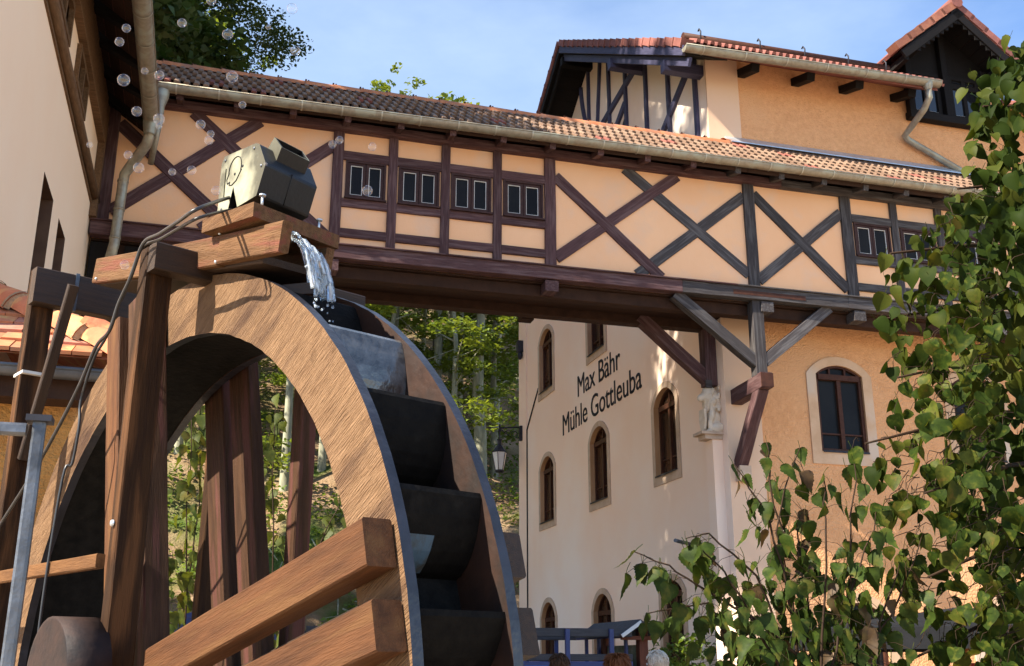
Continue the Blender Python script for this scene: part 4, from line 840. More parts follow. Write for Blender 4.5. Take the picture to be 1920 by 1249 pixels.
for w in (.03, WWD + .002):
    for rad in (RI + .004, RI + .022):
        for k in range(n): a = 2 * math.pi * k / n; vs.append((rad * math.cos(a), w, rad * math.sin(a)))
fs = []
for k in range(n): j = (k + 1) % n; fs += [(k, j, 2 * n + j, 2 * n + k), (n + k, 3 * n + k, 3 * n + j, n + j)]
b.add(vs, fs, smooth=True); b.build('sole', MT['wet_sole'], WH, FW)
NB = 28; bk = MB(); prof = []
for i in range(7):      # curved bucket board from the sole to the rim
    t = i / 6; rad = RI + .02 + (RO - .012 - RI - .02) * t; a = R(-1.5 + 6.5 * t ** 1.9); prof.append((rad, a))
vs = []; m = len(prof)
for dw in (.033, WWD - .001):
    for off in (0, .016):
        for rad, a in prof: vs.append(((rad) * math.cos(a) + off * math.sin(a), dw, rad * math.sin(a) - off * math.cos(a)))
fs = []
for i in range(m - 1): fs += [(i, i + 1, 2 * m + i + 1, 2 * m + i), (m + i, 3 * m + i, 3 * m + i + 1, m + i + 1)]
fs += [(m - 1, 2 * m - 1, 4 * m - 1, 3 * m - 1), (0, 2 * m, 3 * m, m)]
bk.add(vs, fs); bme = bk.mesh('bucket', MT['wet_black'])
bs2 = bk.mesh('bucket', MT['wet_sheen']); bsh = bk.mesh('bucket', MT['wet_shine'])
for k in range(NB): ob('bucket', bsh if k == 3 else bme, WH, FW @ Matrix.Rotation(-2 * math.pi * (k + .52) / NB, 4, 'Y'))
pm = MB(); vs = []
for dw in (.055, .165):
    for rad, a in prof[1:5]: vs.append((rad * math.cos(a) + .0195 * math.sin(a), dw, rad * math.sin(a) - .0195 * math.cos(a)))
pm.add(vs, [(i, i + 1, 5 + i, 4 + i) for i in range(3)]); pm.build('patch', MT['sky_glint'], WH, FW @ Matrix.Rotation(-2 * math.pi * 1.52 / NB, 4, 'Y'))  # painted glint of sky on one bucket board
A14 = R(14); hd = Vector((math.cos(A14), 0, math.sin(A14))); vd = Vector((-math.sin(A14), 0, math.cos(A14)))
def arm(c, d, off, od, w, wd, mat, la=1.43, lb=1.43, dp=.085):
    o = od * off; beam('arm', o - d * lb + Vector((0, w, 0)), o + d * la + Vector((0, w, 0)), wd, dp, mat, WH, (0, -1, 0), ch=.005, rough=.0015, fm=FW)
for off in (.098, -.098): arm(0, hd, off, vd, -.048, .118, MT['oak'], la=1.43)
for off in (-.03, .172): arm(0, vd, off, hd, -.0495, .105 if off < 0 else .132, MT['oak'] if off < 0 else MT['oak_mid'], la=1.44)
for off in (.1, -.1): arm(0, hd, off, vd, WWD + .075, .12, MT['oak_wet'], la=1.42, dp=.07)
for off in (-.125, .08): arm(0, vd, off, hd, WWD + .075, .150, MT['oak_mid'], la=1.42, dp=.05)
b = MB(); b.tube([(.06, -.34, 0), (.06, 1.0, 0)], .07, 16); b.build('axle', MT['steel'], WH, FW)
b = MB(); b.lathe([(.0, .0), (.165, .0), (.175, -.0), (.175, .13), (.165, .13), (.0, .13)], n=28); b.build('hub_drum', MT['drum'], WH, FW @ Matrix.Translation((.06, -.33, .13)) @ Matrix.Rotation(R(-90), 4, 'X'))
for a in (.3, 1.5, 2.8): pass
# ---------------------------------------------------------------- trestle that carries the flume
ST = thing('wheel_trestle', 'square dark timber trestle standing round the water wheel', 'frame', fl(-.4, -.2, HB))
def sb(name, p0, p1, w, h, mat, up=(0, 0, 1), par=None, rough=.002): return beam(name, p0, p1, w, h, MT[mat], par or ST, up, ch=.004, rough=rough, fm=FW)
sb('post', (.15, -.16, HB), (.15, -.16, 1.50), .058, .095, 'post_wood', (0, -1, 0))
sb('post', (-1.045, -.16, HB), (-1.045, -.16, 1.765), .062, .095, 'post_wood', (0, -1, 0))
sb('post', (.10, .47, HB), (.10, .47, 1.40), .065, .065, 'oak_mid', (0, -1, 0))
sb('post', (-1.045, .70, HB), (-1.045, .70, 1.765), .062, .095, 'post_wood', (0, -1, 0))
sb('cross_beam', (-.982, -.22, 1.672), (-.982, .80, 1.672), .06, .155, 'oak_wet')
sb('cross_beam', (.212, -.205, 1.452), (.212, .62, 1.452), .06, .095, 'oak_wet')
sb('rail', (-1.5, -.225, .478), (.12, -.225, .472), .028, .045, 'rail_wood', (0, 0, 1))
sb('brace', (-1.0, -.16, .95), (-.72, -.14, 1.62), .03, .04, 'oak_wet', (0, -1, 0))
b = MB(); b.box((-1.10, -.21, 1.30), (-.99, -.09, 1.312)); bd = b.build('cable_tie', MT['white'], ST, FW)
b = MB(); b.box((-.985, -.06, 1.588), (-.948, -.045, 1.755)); b.build('cable_tie', MT['steel'], ST, FW)
for q in ((.15, -.213, .585), (.15, -.213, .17)):
    b = MB(); b.lathe([(0, .008), (.009, .006), (.011, 0)], n=10); b.build('bolt', MT['zinc_new'], ST, FW @ Matrix.Translation(q) @ Matrix.Rotation(R(90), 4, 'X') @ Matrix.Rotation(0, 4, 'Z'))
# ---------------------------------------------------------------- flume
FLM = thing('flume', 'sloping wooden flume of reddish weathered boards resting on the trestle over the wheel', 'trough', fl(0, 0, 1.5))
zt = lambda s: 1.60 - .2165 * s
MT['flume_wood'] = M('flume_wood', (.145, .074, .033), (.08, .038, .016), 4, (1, 10, 10), .7, .55, 20, c3=(.135, .047, .028), s3=2.5, lo3=.52, hi3=.66, var=.1)
sb('side_board', (-.745, -.045, zt(-.745) - .053), (.40, -.045, zt(.40) - .053), .030, .105, 'flume_wood', par=FLM)
sb('side_board', (.404, -.047, zt(.404) - .050), (.815, -.047, zt(.815) - .044), .034, .098, 'flume_wood', par=FLM)
sb('side_board', (-.745, .205, zt(-.745) - .053), (.645, .205, zt(.645) - .053), .030, .105, 'flume_wood', par=FLM)
sb('bottom_board', (-.745, .08, zt(-.745) - .098), (.655, .08, zt(.655) - .098), .222, .022, 'oak_wet', par=FLM)
sb('end_board', (-.735, -.03, zt(-.735) - .05), (-.735, .19, zt(-.735) - .05), .02, .08, 'flume_wood', par=FLM)
for s, dz in ((.40, .005), (.39, -.095), (-.70, -.09)):
    b = MB(); b.ball((s, -.062, zt(s) + dz), .006, 5); b.build('nail', MT['zinc_new'], FLM, FW)
# board that carries the pump box
BD = thing('pump_board', 'short rough board lying across the flume under the black box', 'board', fl(.45, .05, 1.54))
zb = lambda s: 1.628 - .155 * s
b = MB(); q = [(.345, -.10), (.70, -.10), (.615, .26), (.26, .26)]; n0 = len(q)
b.add([(s, w, zb(s) - .048) for s, w in q] + [(s, w, zb(s)) for s, w in q], [(0, 3, 2, 1), (4, 5, 6, 7), (0, 1, 5, 4), (1, 2, 6, 5), (2, 3, 7, 6), (3, 0, 4, 7)]); b.build('plank', MT['flume_wood'], BD, FW)
for s, w in ((.675, -.06), (.60, .19)):
    b = MB(); b.tube([(s, w, zb(s)), (s, w, zb(s) + .035)], .004, 6); b.tube([(s, w, zb(s) + .035), (s, w, zb(s) + .040)], .011, 8); b.build('bolt', MT['zinc_new'], BD, FW)
# black box with a square spout
PB = thing('pump_box', 'black plastic pump box with a square spout and a line doodle on its side painted pale as if sunlit', 'pump', fl(.5, .05, 1.58))
W0 = -.05; E = Vector((-.105, .25, .03))
side = [(.335, 1.585), (.345, 1.65), (.342, 1.79), (.360, 1.815), (.585, 1.780), (.608, 1.768), (.660, 1.680), (.612, 1.585), (.485, 1.588), (.445, 1.675), (.41, 1.575)]
b = MB(); P = [Vector((s, W0, h)) for s, h in side]; n = len(P)
b.add(P, [list(range(n))], 0)
Q = [p + E for p in P]; b.add(Q, [list(range(n))[::-1]], 1)
b.add(P + Q, [(i, n + i, n + (i + 1) % n, (i + 1) % n) for i in range(n)], 1)
o = b.build('box', [MT['sunlit_plastic'], MT['plastic']], PB, FW); bv = o.modifiers.new('soft', 'BEVEL'); bv.width = .008; bv.segments = 2  # left face takes the painted sunlit copy, the others plain black
D = E * .56; a0, d0, e0_, f0_ = [Vector((s, .012, h)) for s, h in ((.588, 1.822), (.640, 1.765), (.545, 1.795), (.598, 1.712))]
b = MB(); t = [e0_, f0_, f0_ + D, e0_ + D]; u_ = [a0, d0, d0 + D, a0 + D]; c_ = sum(u_, Vector()) / 4; ui = [p + (c_ - p) * .1 for p in u_]; ti = [p + (sum(t, Vector()) / 4 - p) * .12 for p in t]
b.add(t + u_, [(0, 4, 5, 1), ], 0); b.add(t + u_, [(1, 5, 6, 2), (2, 6, 7, 3), (3, 7, 4, 0)], 1)
b.add(u_ + ui, [(0, 4, 5, 1), (1, 5, 6, 2), (2, 6, 7, 3), (3, 7, 4, 0)], 0); b.add(ui + ti, [(0, 4, 5, 1), (1, 5, 6, 2), (2, 6, 7, 3), (3, 7, 4, 0), (4, 7, 6, 5)], 1)
b.build('spout', [MT['sunlit_plastic'], MT['plastic']], PB, FW)
b = MB()
def dl(pts): b.tube([(s, W0 - .0015, h) for s, h in pts], .0016, 4, cap=False)
cxs, chh = .485, 1.725
dl([(cxs - .035 + .055 * math.cos(t) * .8, chh + .01 + .045 * math.sin(t)) for t in [i * .3 - .4 for i in range(13)]])
dl([(cxs - .075, 1.735), (cxs - .09, 1.715), (cxs - .085, 1.698), (cxs - .066, 1.70), (cxs - .07, 1.688), (cxs - .05, 1.683), (cxs - .02, 1.69), (cxs + .012, 1.72)])
for s, h in ((cxs - .035, 1.718), (cxs + .018, 1.728)): b.ball((s, W0 - .001, h), (.005, .002, .005), 6)
b.build('doodle', MT['letter'], PB, FW)
b = MB()
for s_, h_ in ((.372, 1.615), (.372, 1.795), (.575, 1.765), (.632, 1.682)): b.ball((s_, W0 - .001, h_), (.0055, .003, .0055), 6)
b.build('screw', MT['steel'], PB, FW)
b = MB(); pa, pb2 = Vector((.658, W0, 1.684)) + E * .5, Vector((.610, W0, 1.59)) + E * .5; b.tube([pa + Vector((.003, 0, 0)), pb2 + Vector((.003, 0, 0))], .003, 5); b.build('seam', MT['black'], PB, FW)
b = MB(); b.box((.350, W0 - .004, 1.655), (.385, W0 - .0005, 1.76)); b.build('side_plate', MT['sunlit_plastic'], PB, FW)
# water pouring from the flume on to the wheel
WT_ = []
gs = np.random.default_rng(3); b = MB(); nx, ny = 40, 30; V = []
for j in range(ny):
    t = j / (ny - 1)
    for i in range(nx):
        u = i / (nx - 1); w = -.005 + .185 * u; s0 = .735 - .135 * u
        rib = .011 * math.sin(19 * u + 1.2 + .8 * t) + .007 * math.sin(43 * u - 2.1 * t) + .004 * math.sin(83 * u + 3 * t)
        edge = min(u, 1 - u); nar = 1 - .22 * t; ww = .09 + (w - .09) * nar
        h = 1.415 + .018 * u - .03 * t - .165 * t ** 1.8 + rib * .5 * (1 - t); sx = s0 + .02 + .115 * t ** .75 + rib * (.3 + t)
        V.append((sx + gs.normal() * .0012, ww + rib * .3 * t, h))
def keep(j, i):
    u = i / (nx - 1); t = j / (ny - 1)
    return not (t > .45 + .4 * math.sin(9 * u + 1) ** 2 + .25 * math.sin(31 * u) ** 2)
b.add(V, [(j * nx + i, j * nx + i + 1, (j + 1) * nx + i + 1, (j + 1) * nx + i) for j in range(ny - 1) for i in range(nx - 1) if keep(j, i) or (i // 3) % 3 == 0], smooth=True)
for k in range(40):
    t = gs.uniform(.6, 1.25); u = gs.uniform(.02, .98); b.ball((.755 - .135 * u + .115 * t ** .75 + gs.normal() * .012, .015 + .15 * u, 1.40 - .03 * t - .165 * t ** 1.8 + gs.normal() * .012), gs.uniform(.0012, .0035), 4)
m = bpy.data.materials.new('falling_water'); m.use_nodes = True; nn_ = m.node_tree; pb = nn_.nodes['Principled BSDF']; pb.inputs['Base Color'].default_value = (.85, .92, .97, 1); pb.inputs['Roughness'].default_value = .08; pb.inputs['IOR'].default_value = 1.33
tcx = nn_.nodes.new('ShaderNodeTexCoord'); mpx = nn_.nodes.new('ShaderNodeMapping'); mpx.inputs['Scale'].default_value = (14, 60, 5); nzx = nn_.nodes.new('ShaderNodeTexNoise'); nzx.inputs['Scale'].default_value = 1.3; nzx.inputs['Detail'].default_value = 4
mrx = nn_.nodes.new('ShaderNodeMapRange'); mrx.inputs[1].default_value = .42; mrx.inputs[2].default_value = .70; mrx.inputs[3].default_value = 1; mrx.inputs[4].default_value = .45
nn_.links.new(tcx.outputs['Object'], mpx.inputs['Vector']); nn_.links.new(mpx.outputs[0], nzx.inputs['Vector']); nn_.links.new(nzx.outputs['Fac'], mrx.inputs[0]); nn_.links.new(mrx.outputs[0], pb.inputs['Transmission Weight'])
MT['water'] = m
wt = b.build('falling_water', MT['water'], None, FW); so_ = wt.modifiers.new('thick', 'SOLIDIFY'); so_.thickness = .006; tag(wt, 'clear water pouring from the flume end on to the wheel', 'water')
# cables
def cable(pts, r, label):
    P = [Vector(p) for p in pts]; Q = []
    for i in range(len(P) - 1):
        p0, p1, p2, p3 = P[max(i - 1, 0)], P[i], P[i + 1], P[min(i + 2, len(P) - 1)]
        for k in range(6):
            t = k / 6; Q.append(.5 * ((2 * p1) + (-p0 + p2) * t + (2 * p0 - 5 * p1 + 4 * p2 - p3) * t * t + (-p0 + 3 * p1 - 3 * p2 + p3) * t ** 3))
    b = MB(); b.tube(Q + [P[-1]], r, 6); tag(b.build('cable', MT['cable'], None, FW), label, 'cable', 'cables running down from the pump box')
MT['cable'] = M('cable_rubber', (.02, .02, .022), (.03, .03, .032), 20, rough=.4, spec=.5)
cable([(.40, -.03, 1.66), (.613, -.24, 1.483), (.485, -.24, 1.484), (.348, -.24, 1.485), (.218, -.24, 1.490), (.141, -.24, 1.393), (.059, -.24, 1.32), (.005, -.24, 1.239), (-.102, -.24, 1.207), (-.214, -.24, 1.096), (-.376, -.24, .972), (-.598, -.24, .829), (-.895, -.24, .672), (-1.2, -.24, .50)], .0062, 'black cable from the pump box that ends at the photo\'s left edge')
cable([(.41, -.03, 1.61), (.591, -.22, 1.468), (.441, -.22, 1.478), (.302, -.22, 1.484), (.176, -.225, 1.494), (.107, -.225, 1.426), (.059, -.22, 1.373), (.006, -.22, 1.335), (-.069, -.22, 1.242), (-.158, -.22, 1.189), (-.219, -.22, 1.101), (-.246, -.22, 1.029), (-.231, -.22, .951), (-.254, -.22, .824), (-.271, -.24, .771), (-.3, -.245, .3), (-.28, -.24, -.4)], .0052, 'thinner black cable hanging nearly straight down in front of the dark wheel')
# pipe barrier in the corner
PF = thing('pipe_barrier', 'scratched grey square-pipe barrier at the lower left corner', 'barrier', (-.29, 2.0, GZ))
def pipe(name, p0, p1, w=.021): beam(name, p0, p1, w, w, MT['steel'], PF, (0, -1, 0), ch=.006, rough=.001)
pipe('top_rail', (-1.3, 2.0, .392), (-.318, 2.0, .392)); pipe('upright', (-.298, 2.0, .41), (-.298, 2.0, GZ)); pipe('upright', (-1.32, 2.0, .41), (-1.32, 2.0, GZ)); pipe('lower_rail', (-1.3, 2.0, -1.2), (-.318, 2.0, -1.2))
b = MB(); b.box((-.319, 1.98, .405), (-.277, 2.02, .416)); b.build('corner_cap', MT['iron'], PF)
# ---------------------------------------------------------------- leafy plants near the camera: every large leaf is a part
def leaf_mesh(name, mat, kind, seed):
    g = random.Random(seed); b = MB()
    if kind == 'lime': out = [(.0, 0), (.18, -.07), (.36, -.02), (.48, .16), (.47, .40), (.36, .64), (.18, .84), (0, 1.04)]     # heart shape, half outline
    else: out = [(.0, 0), (.14, -.01), (.29, .05), (.31, .10), (.38, .16), (.36, .22), (.38, .28), (.33, .33), (.34, .40), (.27, .46), (.28, .54), (.20, .61), (.20, .69), (.12, .77), (.10, .86), (.04, .97), (0, 1.10)]                       # birch: broad base, drawn out tip
    n = len(out); bend = g.uniform(.05, .55); curl = g.uniform(-.32, .26); v = []
    def P(x, y): return (x, y - .0, -bend * (y ** 2) * .8 + curl * x * x * 4 + abs(x) * .22 + .02 * math.sin(9 * y + seed) * (abs(x) > .1))
    mid = [P(0, y) for _, y in out]; rt = [P(x, y + .02 * math.sin(i * 5)) for i, (x, y) in enumerate(out)]; lf = [P(-x * g.uniform(.9, 1.05), y) for x, y in out]
    v = mid + rt + lf; f = []
    for i in range(n - 1): f += [(i, n + i, n + i + 1, i + 1), (i, i + 1, 2 * n + i + 1, 2 * n + i)]
    b.add(v, f, smooth=True); st = MB(); b.tube([(0, 0, 0), (0, -.22, .03), (0, -.45, .10)], .014, 4, cap=False); return b.mesh(name, mat)
MT['lime'] = leaf_mat('lime_leaf', (.030, .049, .0068), (.014, .025, .004), c3=(.078, .088, .012), scale=3, trans=.26, rough=.6, spec=.06, scale3=2.2, p3=(.52, .68))
MT['lime_sunlit'] = leaf_mat('lime_leaf_sunlit', (.085, .098, .014), (.045, .057, .008), c3=(.13, .10, .02), scale=3, trans=.35, rough=.55, spec=.12, scale3=2.5)  # leaf copy with sunlit yellow-green put into its colour
MT['birch'] = leaf_mat('birch_leaf', (.036, .058, .0085), (.018, .031, .005), c3=(.080, .078, .013), scale=3, trans=.22, rough=.55, spec=.12, scale3=1.6, p3=(.52, .70))
MT['birch_dry'] = leaf_mat('birch_leaf_dry', (.075, .042, .014), (.045, .024, .010), c3=(.10, .075, .025), scale=3, trans=.25, rough=.6)
MT['birch_light'] = leaf_mat('birch_leaf_light', (.085, .10, .018), (.045, .062, .012), c3=(.16, .13, .03), scale=3, trans=.4, rough=.5, spec=.15)
LIME = [leaf_mesh('leaf', MT['lime'], 'lime', s) for s in range(6)] + [leaf_mesh('leaf', MT['lime_sunlit'], 'lime', 20 + s) for s in range(2)]
BIR = [leaf_mesh('leaf', MT['birch'], 'birch', 40 + s) for s in range(6)] + [leaf_mesh('leaf', MT['birch_dry'], 'birch', 60 + s) for s in range(2)]
BIL = [leaf_mesh('leaf', MT['birch_light'], 'birch', 80 + s) for s in range(4)] + [BIR[0]]
def leaf_mw(p, size, g, droop=.75, face=None):
    """hang a leaf from p: its length points mostly down, its blade faces a random level direction"""
    a = g.uniform(0, 2 * math.pi) if face is None else face + g.gauss(0, .75)
    down = Vector((g.gauss(0, .45), g.gauss(0, .45), -droop)).normalized(); nrm = Vector((math.cos(a), math.sin(a), g.uniform(-.15, .85)))
    z = (nrm - down * nrm.dot(down)).normalized(); x = down.cross(z); m = Matrix((x, down, z)).transposed().to_4x4() @ Matrix.Scale(size, 4); m.translation = p; return m
def joined(name, items, parent, mats):
    """very many leaves as one mesh"""
    V, Fc, MI, o = [], [], [], 0; idx = {m.name: i for i, m in enumerate(mats)}
    for me, mw in items:
        c = np.empty(len(me.vertices) * 3); me.vertices.foreach_get('co', c); c = c.reshape(-1, 3); A = np.array(mw); V.append(c @ A[:3, :3].T + A[:3, 3])
        Fc += [[i + o for i in p.vertices] for p in me.polygons]; MI += [idx[me.materials[0].name]] * len(me.polygons); o += len(c)
    me = bpy.data.meshes.new(name); me.from_pydata(np.concatenate(V).tolist(), [], Fc)
    for m in mats: me.materials.append(m)
    me.polygons.foreach_set('material_index', MI); me.polygons.foreach_set('use_smooth', [True] * len(Fc)); me.update(); return ob(name, me, parent)
g = random.Random(5)
# lime tree at the right: trunk outside the view, boughs reaching in from it
LT = thing('lime_tree', 'lime tree at the right edge with heart-shaped green leaves hanging over the view', 'tree', (4.75, 4.3, GZ))
b = MB(); b.tube([(4.75, 4.3, GZ - .2), (4.73, 4.28, 0), (4.7, 4.25, 1.4), (4.75, 4.3, 3.2), (4.9, 4.4, 4.6)], [.16, .13, .11, .08, .04], 12); b.build('trunk', MT['bark_dark'], LT)
BND = [(2.60, 3.12), (2.305, 3.10), (2.04, 3.06), (1.85, 2.90), (1.76, 2.74), (1.625, 2.60), (1.507, 2.56), (1.373, 2.565), (1.24, 2.56), (1.11, 2.56), (.98, 2.52), (.85, 2.41), (.747, 2.40), (.649, 2.43), (.549, 2.40), (.453, 2.45), (.264, 2.50), (-.011, 2.53), (-.4, 2.6)]
def edge(z):
    for (z1, x1), (z0, x0) in zip(BND[:-1], BND[1:]):
        if z0 <= z <= z1: return x0 + (x1 - x0) * (z - z0) / (z1 - z0)
    return BND[-1][1] if z < 0 else BND[0][1]
def bough(pts, r0, parent, mat, nm='bough'):
    P = [Vector(p) for p in pts]; n = len(P); b = MB(); b.tube(P, [r0 * (1 - .8 * i / (n - 1)) for i in range(n)], 6); b.build(nm, MT[mat], parent); return P
tips = []
for z in (2.35, 1.95, 1.62, 1.35, 1.08, .82, .58, .30, .02):
    e = edge(z - .05) + .05; y1 = g.uniform(3.25, 3.6); s = Vector((4.7, 4.25, z + .35)); t = Vector((e, y1, z)); m1 = s.lerp(t, .35) + Vector((0, 0, .12)); m2 = s.lerp(t, .72) + Vector((0, 0, .08))
    tips.append(bough([s, m1, m2, t], .022, LT, 'twig'))
lv = []
for k in range(3900):
    z = g.uniform(-.25, 2.62); e = edge(z); d = g.random() ** 1.15 * (3.75 - e); x = e + .055 + d; y = 3.4 + g.uniform(-.22, .22) + d * g.uniform(-.35, 1.1)
    dens = 1 if d > .25 else .30 + 2.6 * d
    if g.random() > dens: continue
    x *= y / 3.4 if d > .2 else 1
    lv.append((Vector((x, y, z)), d))
for P in tips:
    for k in range(16):
        f = k / 15; i = min(int(f * 3), 2); q = P[i].lerp(P[i + 1], f * 3 - i); lv.append((q + Vector((g.gauss(0, .03), g.gauss(0, .05), -.02)), max(0, q.x - edge(q.z))))
items = []
for p, d in lv:
    me = LIME[g.randrange(6)] if (g.random() < (.90 if d > .12 else .62)) else LIME[6 + g.randrange(2)]  # more of the sunlit-coloured copy along the crown's left edge
    items.append((p, d, me, leaf_mw(p, g.uniform(.036, .086), g, face=R(-115))))
items.sort(key=lambda q: q[0].length + q[1] * .35)
for p, d, me, mw in items[:295]: ob('leaf', me, LT, mw)
tw = MB()
for p, d, me, mw in items[:420]:
    e2 = p + Vector((g.uniform(.01, .07), g.uniform(-.02, .06), g.uniform(.03, .08))); tw.tube([p, (p + e2) / 2 + Vector((0, 0, .012)), e2, e2 + Vector((g.uniform(.03, .10), g.uniform(0, .06), g.uniform(-.01, .05)))], [.0009, .0012, .0016, .002], 4, cap=False)
tag(tw.build('twigs', MT['twig'], LT), kind='stuff')
tag(joined('foliage', [(q[2], q[3]) for q in items[295:]], LT, [MT['lime'], MT['lime_sunlit']]), kind='stuff')
# birch saplings in front of the mill
def sapling(label, base, stems, dens, y_j, sz, meshes, dry, group=None, seed=0):
    g = random.Random(seed); t = thing('birch_sapling', label, 'sapling', base, group); n = 0
    for st in stems:
        dy = g.uniform(-y_j, y_j); P = [Vector((x * (1 + dy / p_), p_ + dy, z * (1 + dy / p_))) for x, p_, z in st]
        root = Vector(base) + Vector((g.gauss(0, .03), g.gauss(0, .03), 0)); full = [root] + P
        Q = []
        for i in range(len(full) - 1):
            for k in range(4): Q.append(full[i].lerp(full[i + 1], k / 4) + Vector((g.gauss(0, .006), g.gauss(0, .006), 0)))
        Q.append(full[-1]); b = MB(); m = len(Q); b.tube(Q, [.006 * (1 - .85 * i / m) + .0009 for i in range(m)], 5); b.build('stem', MT['twig'], t)
        ob('leaf', meshes[g.randrange(len(meshes) - 2)], t, leaf_mw(Q[-1], sz * g.uniform(.7, 1.1), g, droop=1.6))
        for i in range(4, m):
            a = Q[i - 1]; c = Q[i]
            for k in range(max(1, int((c - a).length * dens * (1.35 if a.z < .35 else .85) + g.random()))):
                q = a.lerp(c, g.random())
                if q.z < -.75: continue
                f = i / m; spread = .02 + .085 * (1 - f); dq = Vector((g.gauss(0, spread), g.gauss(0, spread), g.gauss(-.03, .015)))
                r_ = MB(); e = q + dq
                if dq.length > .03: r_.tube([q, (q + e) / 2 + Vector((0, 0, .012)), e], .0009, 4, cap=False); r_.build('twig', MT['twig'], t)
                me = meshes[g.randrange(len(meshes) - 2)] if g.random() > dry * (1.6 if f > .85 else 1) else meshes[len(meshes) - 1 - g.randrange(2)]
                ob('leaf', me, t, leaf_mw(e, sz * g.uniform(.7, 1.2), g, droop=1.2)); n += 1
    return n
y = 3.5
S = {1: [(2.037, y, .262), (1.982, y, .644), (1.98, y, .784)], 2: [(2.143, y, -.03), (2.192, y, .456), (2.207, y, .675)], 3: [(2.111, y, -.03), (1.854, y, .167), (1.715, y, .238), (1.557, y, .326), (1.438, y, .369)],
     4: [(2.164, y, -.03), (2.293, y, .267), (2.419, y, .543)], 5: [(2.239, y, -.031), (2.302, y, .46), (2.347, y, .722)], 6: [(2.04, y, .114), (1.966, y, .526), (1.838, y, .697)],
     7: [(2.261, y, -.031), (2.491, y, .232), (2.614, y, .47)], 8: [(2.026, y, -.03), (1.906, y, .297), (1.727, y, .442), (1.633, y, .42)], 9: [(2.065, y, .17), (1.982, y, .45), (2.119, y, .771)], 10: [(1.84, y, -.03), (1.712, y, .202), (1.48, y, .163)],
     11: [(1.95, y, 0), (1.80, y, .28), (1.68, y, .40)], 12: [(2.1, y, 0), (2.1, y, .3), (2.08, y, .5)], 13: [(2.2, y, 0), (2.26, y, .25), (2.28, y, .44)], 14: [(2.35, y, -.05), (2.42, y, .2), (2.5, y, .36)], 15: [(1.95, y, -.05), (1.86, y, .12), (1.78, y, .26)]}
n1 = sapling('leftmost birch sapling, arching over towards the blue truck with hanging leaves', (1.98, 3.5, GZ), [S[3], S[8], S[10], S[11], S[15]], 34, .12, .080, BIR, .05, 'wilting birch saplings in front of the mill', 1)
n2 = sapling('tallest birch sapling, reaching up to the bridge bracket with drooping leaves', (2.08, 3.5, GZ), [S[1], S[6], S[9], S[12]], 34, .12, .080, BIR, .07, 'wilting birch saplings in front of the mill', 2)
n3 = sapling('birch sapling beside the lime tree, leaves curled and brown at the tips', (2.2, 3.5, GZ), [S[2], S[4], S[5], S[7], S[13], S[14]], 34, .12, .080, BIR, .11, 'wilting birch saplings in front of the mill', 3)
n4 = sapling('young birch with yellow-green leaves seen through the opening of the wheel', (.1, 6, GZ), [[(-.06, 6, .03), (-.10, 6, .66), (-.13, 6, 1.30)], [(-.08, 6, .25), (-.05, 6, .8), (-.09, 6, 1.36)], [(.4, 6, -.02), (.333, 6, .966), (.32, 6, 1.45)], [(.45, 6, .3), (.634, 6, .684), (.726, 6, .909)]], 34, .25, .085, BIL, .12, None, 4)
MT['petal'] = leaf_mat('petal', (.55, .10, .12), (.42, .05, .08), scale=4, trans=.3)
# potted shrub by the side door
PS = thing('potted_shrub', 'light green potted shrub on a stand by the mill side door', 'plant', (6.95, 15.4, GZ))
b = MB(); b.lathe([(.0, 0), (.16, 0), (.2, .9), (.22, .95), (.2, .98), (.0, .98)], (6.95, 15.4, GZ), 14); b.build('pot', MT['clay'], PS)
gg = np.random.default_rng(8); cs = [np.array([6.95, 15.4, -.15]) + gg.normal(size=3) * np.array([.22, .22, .26]) for _ in range(16)]
ob('foliage', leaf_cloud('foliage', clumps(cs, [.24] * 16, 1100, 3, squash=.8, shell=.3), .09, MT['leaf_low'], flat=.3, seed=2), PS)
cs = [np.array([6.95, 15.4, -.55]) + gg.normal(size=3) * np.array([.18, .18, .08]) for _ in range(8)]
ob('flowers', leaf_cloud('flowers', clumps(cs, [.15] * 8, 900, 5, squash=.8, shell=.3), .06, MT['petal'], flat=.2, seed=6), PS)
# ---------------------------------------------------------------- things in the yard
# blue stake truck
MT['notice'] = M('notice_panel', (.30, .32, .24), (.12, .15, .09), 9, rough=.5)
MT['varnish'] = M('varnished_pole', (.42, .17, .06), (.30, .11, .04), 5, (8, 8, 1), .3, coat=.4)
MT['canopy'] = M('grey_canvas', (.014, .0145, .017), (.009, .0095, .011), 6, rough=.9, bump=.2, bscale=40)
MT['carton_red'] = M('carton_red', (.45, .07, .06), rough=.6)
MT['blue'] = M('blue_paint', (.030, .045, .16), (.024, .035, .125), 3, rough=.45, spec=.5, bump=.05, bscale=40)
MT['blue_bright'] = M('blue_tarp', (.02, .085, .33), (.015, .07, .27), 3, rough=.45, spec=.5)
MT['rail_grey'] = M('rail_grey', (.075, .07, .072), (.05, .047, .05), 5, WS, .6, .2, 30)
TR = thing('stake_truck', 'blue stake-sided flatbed truck with a dark top rail beside the mill', 'truck', (3.4, 13, GZ))
X0, X1, Y0, Y1 = 1.2, 5.22, 12.9, 15.0
